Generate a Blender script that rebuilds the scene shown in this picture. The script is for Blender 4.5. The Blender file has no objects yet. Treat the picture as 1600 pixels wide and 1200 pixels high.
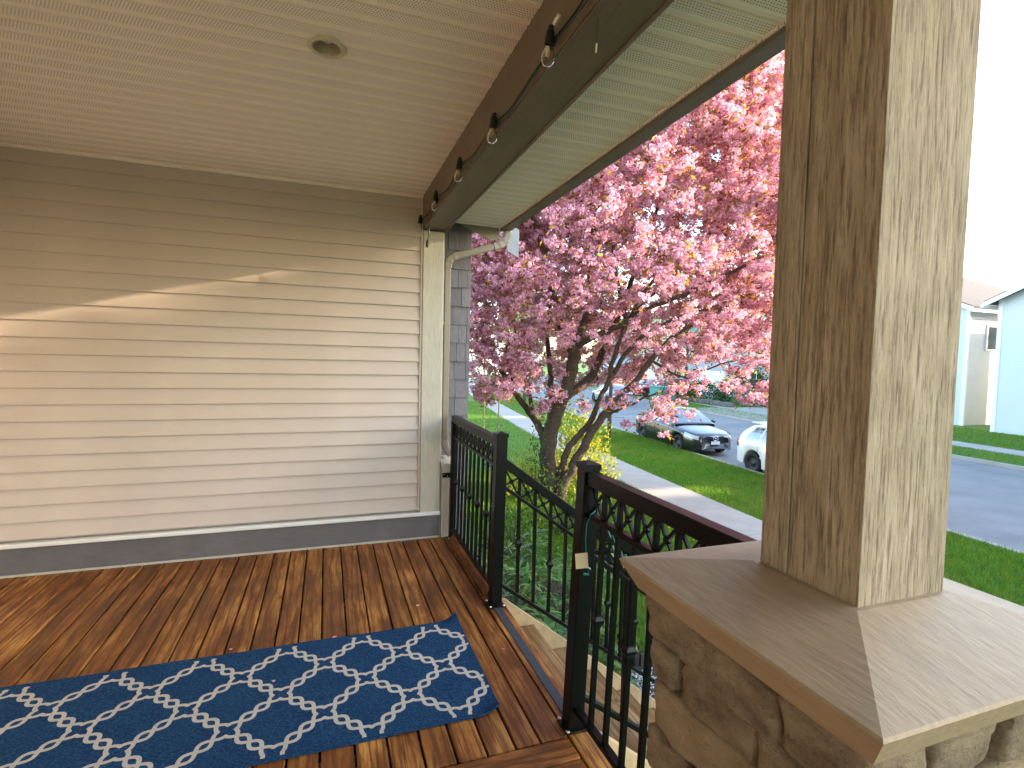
import bpy, bmesh, math, random
import numpy as np
from mathutils import Vector, Matrix, Euler
random.seed(7)
rng = np.random.default_rng(11)
R = math.radians
scene = bpy.context.scene
col = scene.collection

# ---------------------------------------------------------------- camera, sky, sun, exposure
CAM_H = 1.6
def camera():
    f = 815.0
    y = Vector((510 - 800, 552 - 600, f)).normalized()          # world Y in camera space (x right, y down, z forward)
    t = R(1.34)
    hor = Vector((math.cos(t), math.sin(t), 0))
    z = -y.cross(hor)
    if z.y > 0: z = -z
    z.normalize()
    x = y.cross(z).normalized()
    M = Matrix((x, y, z))                                       # rows: world axes; world = M @ cam
    right = M @ Vector((1, 0, 0)); up = M @ Vector((0, -1, 0)); back = M @ Vector((0, 0, -1))
    cd = bpy.data.cameras.new('camera'); co = bpy.data.objects.new('camera', cd); col.objects.link(co)
    m = Matrix((right, up, back)).transposed().to_4x4(); m.translation = (0, 0, CAM_H)
    co.matrix_world = m
    cd.sensor_fit = 'HORIZONTAL'; cd.sensor_width = 36; cd.lens = 36 * f / 1600
    cd.clip_start = 0.02; cd.clip_end = 900
    scene.camera = co
camera()

SUN_AZ = 109.0      # degrees from +Y towards +X
SUN_EL = 14.0
w = bpy.data.worlds.new('World'); scene.world = w; w.use_nodes = True
nt = w.node_tree
bg = nt.nodes['Background']
sky = nt.nodes.new('ShaderNodeTexSky'); sky.sky_type = 'NISHITA'; sky.sun_disc = False
sky.sun_elevation = R(SUN_EL); sky.sun_rotation = R(SUN_AZ); sky.air_density = 1.0; sky.dust_density = 1.0; sky.ozone_density = 1.0
nt.links.new(sky.outputs[0], bg.inputs[0]); bg.inputs[1].default_value = 0.15
sl = bpy.data.lights.new('sun', 'SUN'); sl.energy = 2.4; sl.angle = R(0.6); sl.color = (1.0, 0.80, 0.56)
so = bpy.data.objects.new('sun', sl); col.objects.link(so)
sd = Vector((math.sin(R(SUN_AZ)) * math.cos(R(SUN_EL)), math.cos(R(SUN_AZ)) * math.cos(R(SUN_EL)), math.sin(R(SUN_EL))))
so.rotation_euler = sd.to_track_quat('Z', 'Y').to_euler(); so.location = (20, -8, 12)
vs = scene.view_settings
vs.view_transform = 'Standard'; vs.look = 'None'; vs.gamma = 1; vs.use_curve_mapping = False; vs.exposure = 3.08
scene.cycles.max_bounces = 8; scene.cycles.diffuse_bounces = 5; scene.cycles.glossy_bounces = 3
scene.cycles.transmission_bounces = 6; scene.cycles.transparent_max_bounces = 8
scene.cycles.sample_clamp_indirect = 8
scene.cycles.use_denoising = True

# ---------------------------------------------------------------- material helpers
class NB:
    def __init__(s, name):
        s.m = bpy.data.materials.new(name); s.m.use_nodes = True
        s.t = s.m.node_tree; s.b = s.t.nodes['Principled BSDF']; s.out = s.t.nodes['Material Output']
    def n(s, typ, **kw):
        x = s.t.nodes.new(typ)
        for k, v in kw.items():
            if k in x.bl_rna.properties: setattr(x, k, v)
        return x
    def l(s, a, b): s.t.links.new(a, b)
    def val(s, inp, v):
        if isinstance(v, (int, float)): inp.default_value = v
        else: s.l(v, inp)
    def math(s, op, a, b=0.0, c=0.0):
        x = s.n('ShaderNodeMath'); x.operation = op
        s.val(x.inputs[0], a); s.val(x.inputs[1], b); s.val(x.inputs[2], c)
        return x.outputs[0]
    def coord(s, which='Object'):
        return s.n('ShaderNodeTexCoord').outputs[which]
    def mapping(s, vec, scale=(1, 1, 1), loc=None):
        x = s.n('ShaderNodeMapping'); s.l(vec, x.inputs['Vector']); x.inputs['Scale'].default_value = scale
        if loc is not None: s.l(loc, x.inputs['Location'])
        return x.outputs[0]
    def noise(s, vec, scale=5.0, detail=4.0, rough=0.55, dist=0.0):
        x = s.n('ShaderNodeTexNoise'); s.l(vec, x.inputs['Vector'])
        x.inputs['Scale'].default_value = scale; x.inputs['Detail'].default_value = detail
        x.inputs['Roughness'].default_value = rough; x.inputs['Distortion'].default_value = dist
        return x.outputs[0]
    def ramp(s, fac, stops):
        x = s.n('ShaderNodeValToRGB'); s.l(fac, x.inputs[0]); e = x.color_ramp.elements
        while len(e) < len(stops): e.new(0.5)
        for el, (p, c) in zip(e, stops):
            el.position = p; el.color = (c[0], c[1], c[2], 1) if not isinstance(c, (int, float)) else (c, c, c, 1)
        return x.outputs[0]
    def mix(s, fac, a, b, mode='MIX'):
        x = s.n('ShaderNodeMix'); x.data_type = 'RGBA'; x.blend_type = mode
        s.val(x.inputs[0], fac)
        for inp, v in ((x.inputs[6], a), (x.inputs[7], b)):
            if isinstance(v, tuple): inp.default_value = (v[0], v[1], v[2], 1)
            else: s.l(v, inp)
        return x.outputs[2]
    def bump(s, height, strength=0.3, dist=0.01):
        x = s.n('ShaderNodeBump'); s.l(height, x.inputs['Height']); x.inputs['Strength'].default_value = strength
        x.inputs['Distance'].default_value = dist
        s.l(x.outputs[0], s.b.inputs['Normal']); return x
    def color(s, c):
        if isinstance(c, tuple): s.b.inputs['Base Color'].default_value = (c[0], c[1], c[2], 1)
        else: s.l(c, s.b.inputs['Base Color'])
    def set(s, **kw):
        for k, v in kw.items():
            s.val(s.b.inputs[k.replace('_', ' ')], v)
    def rand(s): return s.n('ShaderNodeObjectInfo').outputs['Random']
    def island(s): return s.n('ShaderNodeNewGeometry').outputs['Random Per Island']

def plain(name, c, rough=0.5, metal=0.0, var=0.12, scale=6.0, bump=0.0, spec=0.5):
    b = NB(name)
    nz = b.noise(b.coord('Object'), scale, 5)
    lo = tuple(x * (1 - var) for x in c); hi = tuple(min(1, x * (1 + var)) for x in c)
    b.color(b.ramp(nz, [(0.3, lo), (0.7, hi)]))
    b.set(Roughness=rough, Metallic=metal); b.b.inputs['Specular IOR Level'].default_value = spec
    if bump: b.bump(nz, bump, 0.01)
    return b.m

M = {}
def mk_materials():
    # siding (vinyl, faint embossed grain)
    b = NB('vinyl_siding'); v = b.coord('Object'); rnd = b.rand()
    g = b.noise(b.mapping(v, (3, 60, 60)), 6, 6, .6)
    d = b.noise(v, 2.2, 4)
    sp = b.noise(v, 60, 2)
    c = b.ramp(d, [(0.3, (.51, .415, .355)), (0.7, (.57, .47, .405))])
    c = b.mix(b.math('MULTIPLY', rnd, .12), c, (.45, .375, .31))
    c = b.mix(b.math('MULTIPLY', b.math('GREATER_THAN', sp, .74), .5), c, (.16, .12, .09))
    b.color(c); b.set(Roughness=.48); b.bump(g, .12, .003); M['siding'] = b.m
    # soffit with perforations
    b = NB('perforated_soffit'); v = b.coord('Object')
    sx = b.n('ShaderNodeSeparateXYZ'); b.l(v, sx.inputs[0]); X, Y = sx.outputs[0], sx.outputs[1]
    p = 0.0125
    row = b.math('FLOOR', b.math('DIVIDE', Y, p))
    off = b.math('MULTIPLY', b.math('MODULO', row, 2.0), .5)
    fx = b.math('SUBTRACT', b.math('FRACT', b.math('ADD', b.math('DIVIDE', X, p), off)), .5)
    fy = b.math('SUBTRACT', b.math('FRACT', b.math('DIVIDE', Y, p)), .5)
    dd = b.math('SQRT', b.math('ADD', b.math('MULTIPLY', fx, fx), b.math('MULTIPLY', fy, fy)))
    hole = b.math('LESS_THAN', dd, .20)
    yy = b.math('MULTIPLY', b.math('FRACT', b.math('DIVIDE', b.math('ADD', Y, 10.7), .107)), .107)
    band = b.math('MULTIPLY', b.math('GREATER_THAN', yy, .0135), b.math('LESS_THAN', yy, .0745))
    hole = b.math('MULTIPLY', hole, band)
    nz = b.noise(v, 3.0, 5)
    dirt = b.noise(v, 38, 3, .7)
    c = b.ramp(nz, [(.3, (.87, .765, .63)), (.7, (.91, .81, .68))])
    c = b.mix(b.math('MULTIPLY', b.math('GREATER_THAN', dirt, .735), .55), c, (.2, .15, .1))
    c = b.mix(hole, c, (.035, .03, .025))
    b.color(c); b.set(Roughness=.5); M['soffit'] = b.m
    # painted boards
    def painted(key, c, chips=None, grain=(40, 40, 3), rough=.6, bump=.25, var=.15):
        b = NB(key); v = b.coord('Object'); loc = b.n('ShaderNodeObjectInfo').outputs['Location']
        g = b.noise(b.mapping(v, grain), 3, 6, .62)
        d = b.noise(v, 3.5, 5, .6)
        cc = b.ramp(d, [(.3, tuple(x * (1 - var) for x in c)), (.7, tuple(x * (1 + var) for x in c))])
        cc = b.mix(b.ramp(g, [(.35, .35), (.6, 0.0)]), cc, tuple(x * .55 for x in c))
        if chips:
            ch = b.noise(v, 14, 5, .65)
            cc = b.mix(b.math('GREATER_THAN', ch, chips[0]), cc, chips[1])
        b.color(cc); b.set(Roughness=rough); b.bump(g, bump, .006); M[key] = b.m
    painted('trim', (.50, .455, .37), rough=.65, bump=.25, var=.08)
    painted('beam', (.185, .14, .098), grain=(30, 3, 30), rough=.55, bump=.2)
    painted('fascia', (.18, .14, .10), grain=(30, 3, 30), rough=.5, bump=.15)
    painted('base_board', (.135, .122, .125), grain=(3, 40, 40), rough=.6, bump=.12)
    painted('cap', (.36, .27, .175), chips=(.72, (.55, .42, .27)), grain=(30, 4, 30), rough=.58, bump=.35)
    # rough sawn post
    b = NB('rough_post'); v = b.coord('Object')
    g = b.noise(b.mapping(v, (1, 1, .07)), 150, 5, .75)
    d = b.noise(b.mapping(v, (1, 1, .16)), 30, 6, .72)
    c = b.ramp(d, [(.28, (.20, .152, .10)), (.5, (.36, .285, .195)), (.72, (.48, .395, .285))])
    c = b.mix(b.ramp(g, [(.36, .85), (.52, 0.0)]), c, (.11, .07, .04))
    b.color(c); b.set(Roughness=.8); b.bump(g, .75, .006); M['post'] = b.m
    M['ledge'] = plain('white_ledge', (.72, .70, .65), .4, var=.05)
    M['gutter'] = plain('tan_aluminium', (.225, .185, .135), .35, var=.06)
    M['grey_panel'] = plain('pale_grey_siding', (.27, .29, .31), .5, var=.04)
    # deck wood
    def deck(key, c0, c1, c2, axis):
        b = NB(key); v = b.coord('Object'); r = b.rand()
        comb = b.n('ShaderNodeCombineXYZ'); rr = b.math('MULTIPLY', r, 37.0)
        for i in range(3): b.l(rr, comb.inputs[i])
        sc = (1.0, .11, 1.0) if axis == 'y' else (.11, 1.0, 1.0)
        mv = b.mapping(v, sc, comb.outputs[0])
        warp = b.noise(mv, 9, 2, .5)
        wv = b.n('ShaderNodeTexWave'); wv.wave_type = 'BANDS'; wv.bands_direction = 'X' if axis == 'y' else 'Y'
        b.l(mv, wv.inputs['Vector']); wv.inputs['Scale'].default_value = 6.5; wv.inputs['Distortion'].default_value = 11
        wv.inputs['Detail'].default_value = 3; wv.inputs['Detail Scale'].default_value = 1.1; wv.inputs['Detail Roughness'].default_value = .6
        grain = b.noise(b.mapping(v, (1.0, .03, 1.0) if axis == 'y' else (.03, 1, 1), comb.outputs[0]), 170, 4, .7)
        blot = b.noise(b.mapping(v, (1.0, .24, 1.0) if axis == 'y' else (.24, 1, 1), comb.outputs[0]), 8.5, 6, .66)
        c = b.ramp(blot, [(.36, c0), (.5, c1), (.64, c2)])
        c = b.mix(b.math('MULTIPLY', b.ramp(wv.outputs['Fac'], [(.0, 1.0), (.16, .7), (.34, 0.0)]), .62), c, tuple(x * .38 for x in c0))
        c = b.mix(b.ramp(grain, [(.38, .8), (.52, 0.0)]), c, tuple(x * .55 for x in c0))
        kn = b.n('ShaderNodeTexVoronoi'); kn.feature = 'F1'; b.l(b.mapping(v, (1, .5, 1) if axis == 'y' else (.5, 1, 1), comb.outputs[0]), kn.inputs['Vector']); kn.inputs['Scale'].default_value = 4.6
        knn = b.math('ADD', kn.outputs['Distance'], b.math('MULTIPLY', warp, .05))
        c = b.mix(b.ramp(knn, [(.045, .9), (.10, 0.0)]), c, tuple(x * .3 for x in c0))
        c = b.mix(b.math('MULTIPLY', r, .5), c, c0)
        # pale scuffs
        sc2 = b.noise(b.mapping(v, (1, .6, 1), comb.outputs[0]), 11, 6, .72)
        c = b.mix(b.ramp(sc2, [(.66, 0.0), (.76, .45)]), c, tuple(min(1, x * 1.8) for x in c2))
        b.color(c)
        b.l(b.ramp(blot, [(.3, .38), (.7, .58)]), b.b.inputs['Roughness'])
        b.b.inputs['Specular IOR Level'].default_value = .35
        b.bump(b.math('ADD', grain, b.math('MULTIPLY', wv.outputs['Fac'], .5)), .25, .003)
        M[key] = b.m
    deck('deck_y', (.11, .034, .007), (.34, .118, .021), (.64, .295, .068), 'y')
    deck('deck_x', (.14, .048, .010), (.38, .14, .027), (.63, .305, .075), 'x')
    deck('tread', (.17, .082, .026), (.32, .175, .062), (.48, .29, .12), 'y')
    M['stringer'] = plain('new_lumber', (.52, .36, .19), .7, var=.2, scale=9)
    b = NB('grip_strip'); nz = b.noise(b.coord('Object'), 700, 2)
    b.color(b.ramp(nz, [(.35, (.012, .014, .02)), (.7, (.06, .065, .075))])); b.set(Roughness=.9); b.bump(nz, .6, .002); M['grip'] = b.m
    # black powder coat
    b = NB('black_powder_coat'); nz = b.noise(b.coord('Object'), 30, 4)
    b.color(b.ramp(nz, [(.3, (.0026, .0026, .0028)), (.75, (.0055, .0055, .0058))])); b.set(Roughness=.30); b.b.inputs['Specular IOR Level'].default_value = .18; M['black'] = b.m
    M['screw'] = plain('zinc_screw', (.55, .53, .5), .3, metal=1.0)
    # shingles
    b = NB('grey_shingle'); v = b.coord('Object'); r = b.rand()
    g = b.noise(b.mapping(v, (1, 1, .06)), 150, 4, .6)
    c = b.mix(r, (.155, .14, .15), (.225, .205, .215))
    c = b.mix(b.ramp(g, [(.4, .45), (.6, 0.0)]), c, (.09, .08, .085))
    b.color(c); b.set(Roughness=.75); b.bump(g, .4, .004); M['shingle'] = b.m
    # stone
    b = NB('ledge_stone'); v = b.coord('Object'); r = b.rand()
    comb = b.n('ShaderNodeCombineXYZ'); rr = b.math('MULTIPLY', r, 53.0)
    for i in range(3): b.l(rr, comb.inputs[i])
    mv = b.mapping(v, (1, 1, 1), comb.outputs[0])
    n1 = b.noise(b.mapping(mv, (1, 1, 2.2)), 9, 8, .72); n2 = b.noise(mv, 75, 6, .78); n3 = b.noise(mv, 4.5, 4)
    c = b.ramp(n1, [(.30, (.15, .108, .066)), (.48, (.29, .215, .135)), (.68, (.46, .355, .23))])
    c = b.mix(b.ramp(n2, [(.56, 0.0), (.70, .7)]), c, (.44, .35, .24))
    c = b.mix(b.ramp(n2, [(.32, .7), (.44, 0.0)]), c, (.06, .04, .026))
    c = b.mix(b.math('MULTIPLY', b.math('GREATER_THAN', r, .74), .5), c, (.50, .37, .21))
    b.color(c); b.set(Roughness=.88); b.bump(b.math('ADD', n1, b.math('MULTIPLY', n2, .8)), 1.0, .016); M['stone'] = b.m
    M['mortar'] = plain('mortar', (.10, .07, .045), .95, var=.35, scale=60, bump=.8)
    # rug
    b = NB('rug_blue'); v = b.coord('Object')
    wx = b.n('ShaderNodeTexWave'); wx.wave_type = 'BANDS'; wx.bands_direction = 'Y'; b.l(v, wx.inputs['Vector']); wx.inputs['Scale'].default_value = 70; wx.inputs['Distortion'].default_value = 1.5
    n1 = b.noise(b.mapping(v, (.35, 1, 1)), 240, 3, .8); n2 = b.noise(v, 6, 4)
    c = b.ramp(n1, [(.34, (.004, .018, .048)), (.5, (.011, .052, .125)), (.66, (.04, .14, .27))])
    c = b.mix(b.ramp(n2, [(.3, .35), (.7, 0.0)]), c, (.006, .024, .085))
    b.color(c); b.set(Roughness=.95); b.b.inputs['Specular IOR Level'].default_value = .15
    b.bump(b.math('ADD', n1, wx.outputs['Fac']), .7, .003); M['rug'] = b.m
    b = NB('rug_cream'); n1 = b.noise(b.mapping(b.coord('Object'), (1, 1, 1)), 260, 3, .7)
    b.color(b.ramp(n1, [(.3, (.34, .31, .26)), (.7, (.62, .58, .50))])); b.set(Roughness=.95); b.bump(n1, .7, .003); M['rug_cream'] = b.m
    M['rug_back'] = plain('rug_backing', (.36, .29, .19), .95, var=.2, scale=80)
    M['petal_fall'] = plain('fallen_petal', (.85, .42, .52), .7)
    # glass / bulbs
    b = NB('bulb_glass'); b.color((1, 1, 1)); b.set(Roughness=.02); b.b.inputs['Transmission Weight'].default_value = 1.0; b.b.inputs['IOR'].default_value = 1.12; M['bulb'] = b.m
    M['filament'] = plain('filament', (.62, .40, .14), .4, metal=.3)
    M['rubber'] = plain('black_rubber', (.012, .013, .012), .55)
    M['green_wire'] = plain('green_wire', (.012, .05, .032), .45)
    M['teal_plastic'] = plain('teal_plastic', (.012, .20, .165), .35)
    M['tag_paper'] = plain('cream_tag', (.66, .57, .38), .7, var=.05)
    M['tape'] = plain('white_tape', (.72, .66, .54), .5)
    M['chrome'] = plain('brushed_trim', (.55, .49, .38), .25, metal=1.0)
    M['can_white'] = plain('cream_ring', (.60, .52, .37), .4, var=.05)
    M['can_dark'] = plain('can_reflector', (.50, .42, .30), .35, metal=.35)
    # bark
    b = NB('bark'); v = b.coord('Object'); g = b.noise(b.mapping(v, (1, 1, 2.2)), 14, 6, .7)
    c = b.ramp(g, [(.3, (.030, .019, .012)), (.55, (.085, .057, .036)), (.75, (.16, .115, .075))])
    b.color(c); b.set(Roughness=.9); b.bump(g, .8, .02); M['bark'] = b.m
    # leaves / petals
    def leafy(key, stops, trans=.45, rough=.6, tint=None, patch=None):
        b = NB(key); r = b.island(); c = b.ramp(r, stops)
        if patch:
            pz = b.noise(b.coord('Object'), patch[0], 5, .65); c = b.mix(b.ramp(pz, [(.46, 0.0), (.66, .75)]), c, patch[1])
            pz2 = b.noise(b.coord('Object'), patch[0] * 3.1, 4, .6); c = b.mix(b.ramp(pz2, [(.30, .65), (.46, 0.0)]), c, patch[2])
        b.color(c); b.set(Roughness=rough); b.b.inputs['Specular IOR Level'].default_value = .25
        tr = b.n('ShaderNodeBsdfTranslucent'); mx = b.n('ShaderNodeMixShader'); mx.inputs[0].default_value = trans
        if tint: b.l(b.mix(1.0, c, tint, 'MULTIPLY'), tr.inputs[0])
        else: b.l(c, tr.inputs[0])
        b.l(b.b.outputs[0], mx.inputs[1]); b.l(tr.outputs[0], mx.inputs[2]); b.l(mx.outputs[0], b.out.inputs[0]); M[key] = b.m
    leafy('blossom', [(0, (.64, .26, .39)), (.3, (.79, .40, .53)), (.65, (.87, .54, .65)), (1, (.93, .75, .79))], .45, .75)
    leafy('bronze_leaf', [(0, (.15, .075, .022)), (.4, (.27, .13, .03)), (.7, (.24, .18, .03)), (1, (.60, .34, .03))], .6, .5)
    leafy('grass', [(0, (.065, .17, .014)), (.5, (.12, .27, .02)), (.85, (.19, .34, .026)), (1, (.32, .36, .05))], .45, .55, None, (1.1, (.24, .29, .035), (.035, .11, .012)))
    leafy('leaf_green', [(0, (.025, .06, .014)), (.5, (.05, .12, .02)), (1, (.09, .17, .03))], .35, .35)
    leafy('leaf_glossy', [(0, (.05, .12, .03)), (.5, (.09, .21, .05)), (.92, (.17, .30, .085)), (1, (.40, .38, .08))], .3, .38)
    leafy('leaf_yellow', [(0, (.22, .26, .03)), (.5, (.36, .38, .035)), (1, (.50, .46, .06))], .5, .5)
    leafy('leaf_lime', [(0, (.10, .17, .02)), (.5, (.18, .26, .03)), (1, (.32, .36, .05))], .5, .5)
    leafy('hedge_leaf', [(0, (.015, .045, .012)), (.6, (.03, .085, .018)), (1, (.055, .12, .025))], .25, .4)
    leafy('dandelion', [(0, (.75, .50, .02)), (1, (.85, .65, .04))], .3, .6)
    # grounds
    b = NB('lawn'); v = b.coord('Object'); n1 = b.noise(v, 1.3, 5); n2 = b.noise(v, 45, 4, .7)
    c = b.ramp(n1, [(.3, (.06, .16, .014)), (.6, (.09, .21, .02)), (.8, (.13, .19, .035))])
    c = b.mix(b.ramp(n2, [(.4, .5), (.6, 0.0)]), c, (.035, .08, .012)); b.color(c); b.set(Roughness=.95); b.bump(n2, .7, .03); M['lawn'] = b.m
    b = NB('asphalt'); v = b.coord('Object'); n1 = b.noise(v, .7, 5); n2 = b.noise(v, 130, 3, .7)
    c = b.ramp(n1, [(.3, (.19, .19, .195)), (.7, (.29, .287, .285))]); c = b.mix(b.ramp(n2, [(.4, .4), (.6, 0.0)]), c, (.07, .07, .07))
    b.color(c); b.set(Roughness=.9); b.bump(n2, .4, .006); M['asphalt'] = b.m
    b = NB('concrete'); v = b.coord('Object'); n1 = b.noise(v, 1.7, 6); n2 = b.noise(v, 90, 3, .7); r = b.rand()
    c = b.ramp(n1, [(.3, (.345, .315, .275)), (.7, (.43, .395, .345))]); c = b.mix(b.math('MULTIPLY', r, .25), c, (.26, .245, .225)); c = b.mix(b.ramp(n2, [(.35, .35), (.55, 0.0)]), c, (.2, .18, .16))
    b.color(c); b.set(Roughness=.9); b.bump(n2, .25, .004); M['concrete'] = b.m
    b = NB('soil'); n2 = b.noise(b.coord('Object'), 30, 6, .7)
    b.color(b.ramp(n2, [(.3, (.018, .012, .008)), (.7, (.07, .048, .03))])); b.set(Roughness=1.0); b.bump(n2, 1.0, .03); M['soil'] = b.m
    b = NB('pebble'); b.color(b.ramp(b.island(), [(0, (.10, .10, .11)), (.5, (.30, .30, .31)), (1, (.62, .61, .60))])); b.set(Roughness=.8); M['pebble'] = b.m
    M['edging'] = plain('dark_edging', (.03, .025, .022), .8)
    # cars
    def paint(key, c, rough=.16):
        b = NB(key); b.color(c); b.set(Roughness=.35); b.b.inputs['Coat Weight'].default_value = 1.0; b.b.inputs['Coat Roughness'].default_value = .04; M[key] = b.m
    paint('paint_black', (.008, .0085, .009)); paint('paint_white', (.78, .78, .78)); paint('paint_red', (.42, .015, .02)); paint('paint_blue', (.012, .04, .22)); paint('paint_grey', (.30, .33, .36))
    b = NB('car_glass'); b.color((.012, .018, .022)); b.set(Roughness=.04); b.b.inputs['IOR'].default_value = 2.1; b.b.inputs['Specular IOR Level'].default_value = .9; b.b.inputs['Coat Weight'].default_value = 1.0; b.b.inputs['Coat Roughness'].default_value = .02; M['car_glass'] = b.m
    M['tyre'] = plain('tyre', (.012, .012, .013), .85); M['steel_rim'] = plain('steel_rim', (.03, .03, .032), .45, metal=.4)
    M['lamp_clear'] = plain('lamp_lens', (.50, .52, .55), .12, var=.25, scale=30); M['lamp_red'] = plain('tail_lamp', (.35, .012, .01), .15)
    M['plate'] = plain('licence_plate', (.70, .74, .82), .4, var=.05); M['car_black'] = plain('black_trim', (.008, .008, .009), .5); M['silver'] = plain('silver_badge', (.75, .75, .76), .18, metal=1.0)
    # buildings
    def lap(key, c, pitch=.13):
        b = NB(key); v = b.coord('Object'); s = b.n('ShaderNodeSeparateXYZ'); b.l(v, s.inputs[0])
        f = b.math('FRACT', b.math('DIVIDE', s.outputs[2], pitch)); n1 = b.noise(v, .9, 4)
        cc = b.ramp(n1, [(.3, tuple(x * .93 for x in c)), (.7, c)]); b.color(cc); b.set(Roughness=.6); b.bump(f, .8, .02); M[key] = b.m
    lap('house_white', (.62, .66, .70)); lap('house_grey', (.36, .40, .45)); lap('house_cream', (.60, .53, .42)); lap('house_blue', (.30, .37, .46)); lap('house_taupe', (.34, .29, .24))
    M['white_trim'] = plain('white_trim', (.75, .75, .74), .45, var=.03)
    b = NB('roof_shingle'); nz = b.noise(b.coord('Object'), 9, 6, .7); b.color(b.ramp(nz, [(.3, (.045, .043, .045)), (.7, (.11, .10, .10))])); b.set(Roughness=.95); M['roof'] = b.m
    b = NB('window_glass'); b.color((.025, .035, .045)); b.set(Roughness=.05); b.b.inputs['Specular IOR Level'].default_value = .8; M['pane'] = b.m
    M['rock_wall'] = plain('rock_wall', (.14, .125, .115), .9, var=.4, scale=8, bump=.8)
    M['bin_teal'] = plain('bin_teal', (.03, .26, .24), .5)
    M['rope'] = plain('rope', (.30, .22, .11), .9)
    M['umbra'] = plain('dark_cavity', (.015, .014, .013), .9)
mk_materials()

# ---------------------------------------------------------------- geometry helpers
def link(o, parent=None):
    col.objects.link(o)
    if parent is not None: o.parent = parent
    return o
def tag(o, label, cat, group=None, kind=None):
    if label: o['label'] = label
    if cat: o['category'] = cat
    if group: o['group'] = group
    if kind: o['kind'] = kind
    return o
def empty(name, loc=(0, 0, 0), rz=0.0, label=None, cat=None, group=None):
    o = bpy.data.objects.new(name, None); o.empty_display_size = .1; o.location = loc; o.rotation_euler = (0, 0, rz); link(o)
    if label: tag(o, label, cat, group)
    return o
def obj_from(name, me, mat, parent=None, smooth=False):
    if mat is not None: me.materials.append(M[mat] if isinstance(mat, str) else mat)
    o = bpy.data.objects.new(name, me); link(o, parent)
    if smooth:
        me.polygons.foreach_set('use_smooth', [True] * len(me.polygons))
    return o
def inst(name, me, parent=None, loc=(0, 0, 0), rot=(0, 0, 0), scale=(1, 1, 1)):
    o = bpy.data.objects.new(name, me); link(o, parent); o.location = loc; o.rotation_euler = rot; o.scale = scale; return o
def np_mesh(name, verts, faces):
    me = bpy.data.meshes.new(name); verts = np.asarray(verts, np.float32); faces = np.asarray(faces, np.int32)
    k = faces.shape[1]
    me.vertices.add(len(verts)); me.vertices.foreach_set('co', verts.ravel())
    me.loops.add(faces.size); me.loops.foreach_set('vertex_index', faces.ravel())
    me.polygons.add(len(faces)); me.polygons.foreach_set('loop_start', np.arange(0, faces.size, k, dtype=np.int32))
    me.update(calc_edges=True); me.validate(); return me
def py_mesh(name, v, f):
    me = bpy.data.meshes.new(name); me.from_pydata(v, [], f); me.update(); return me
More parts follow.
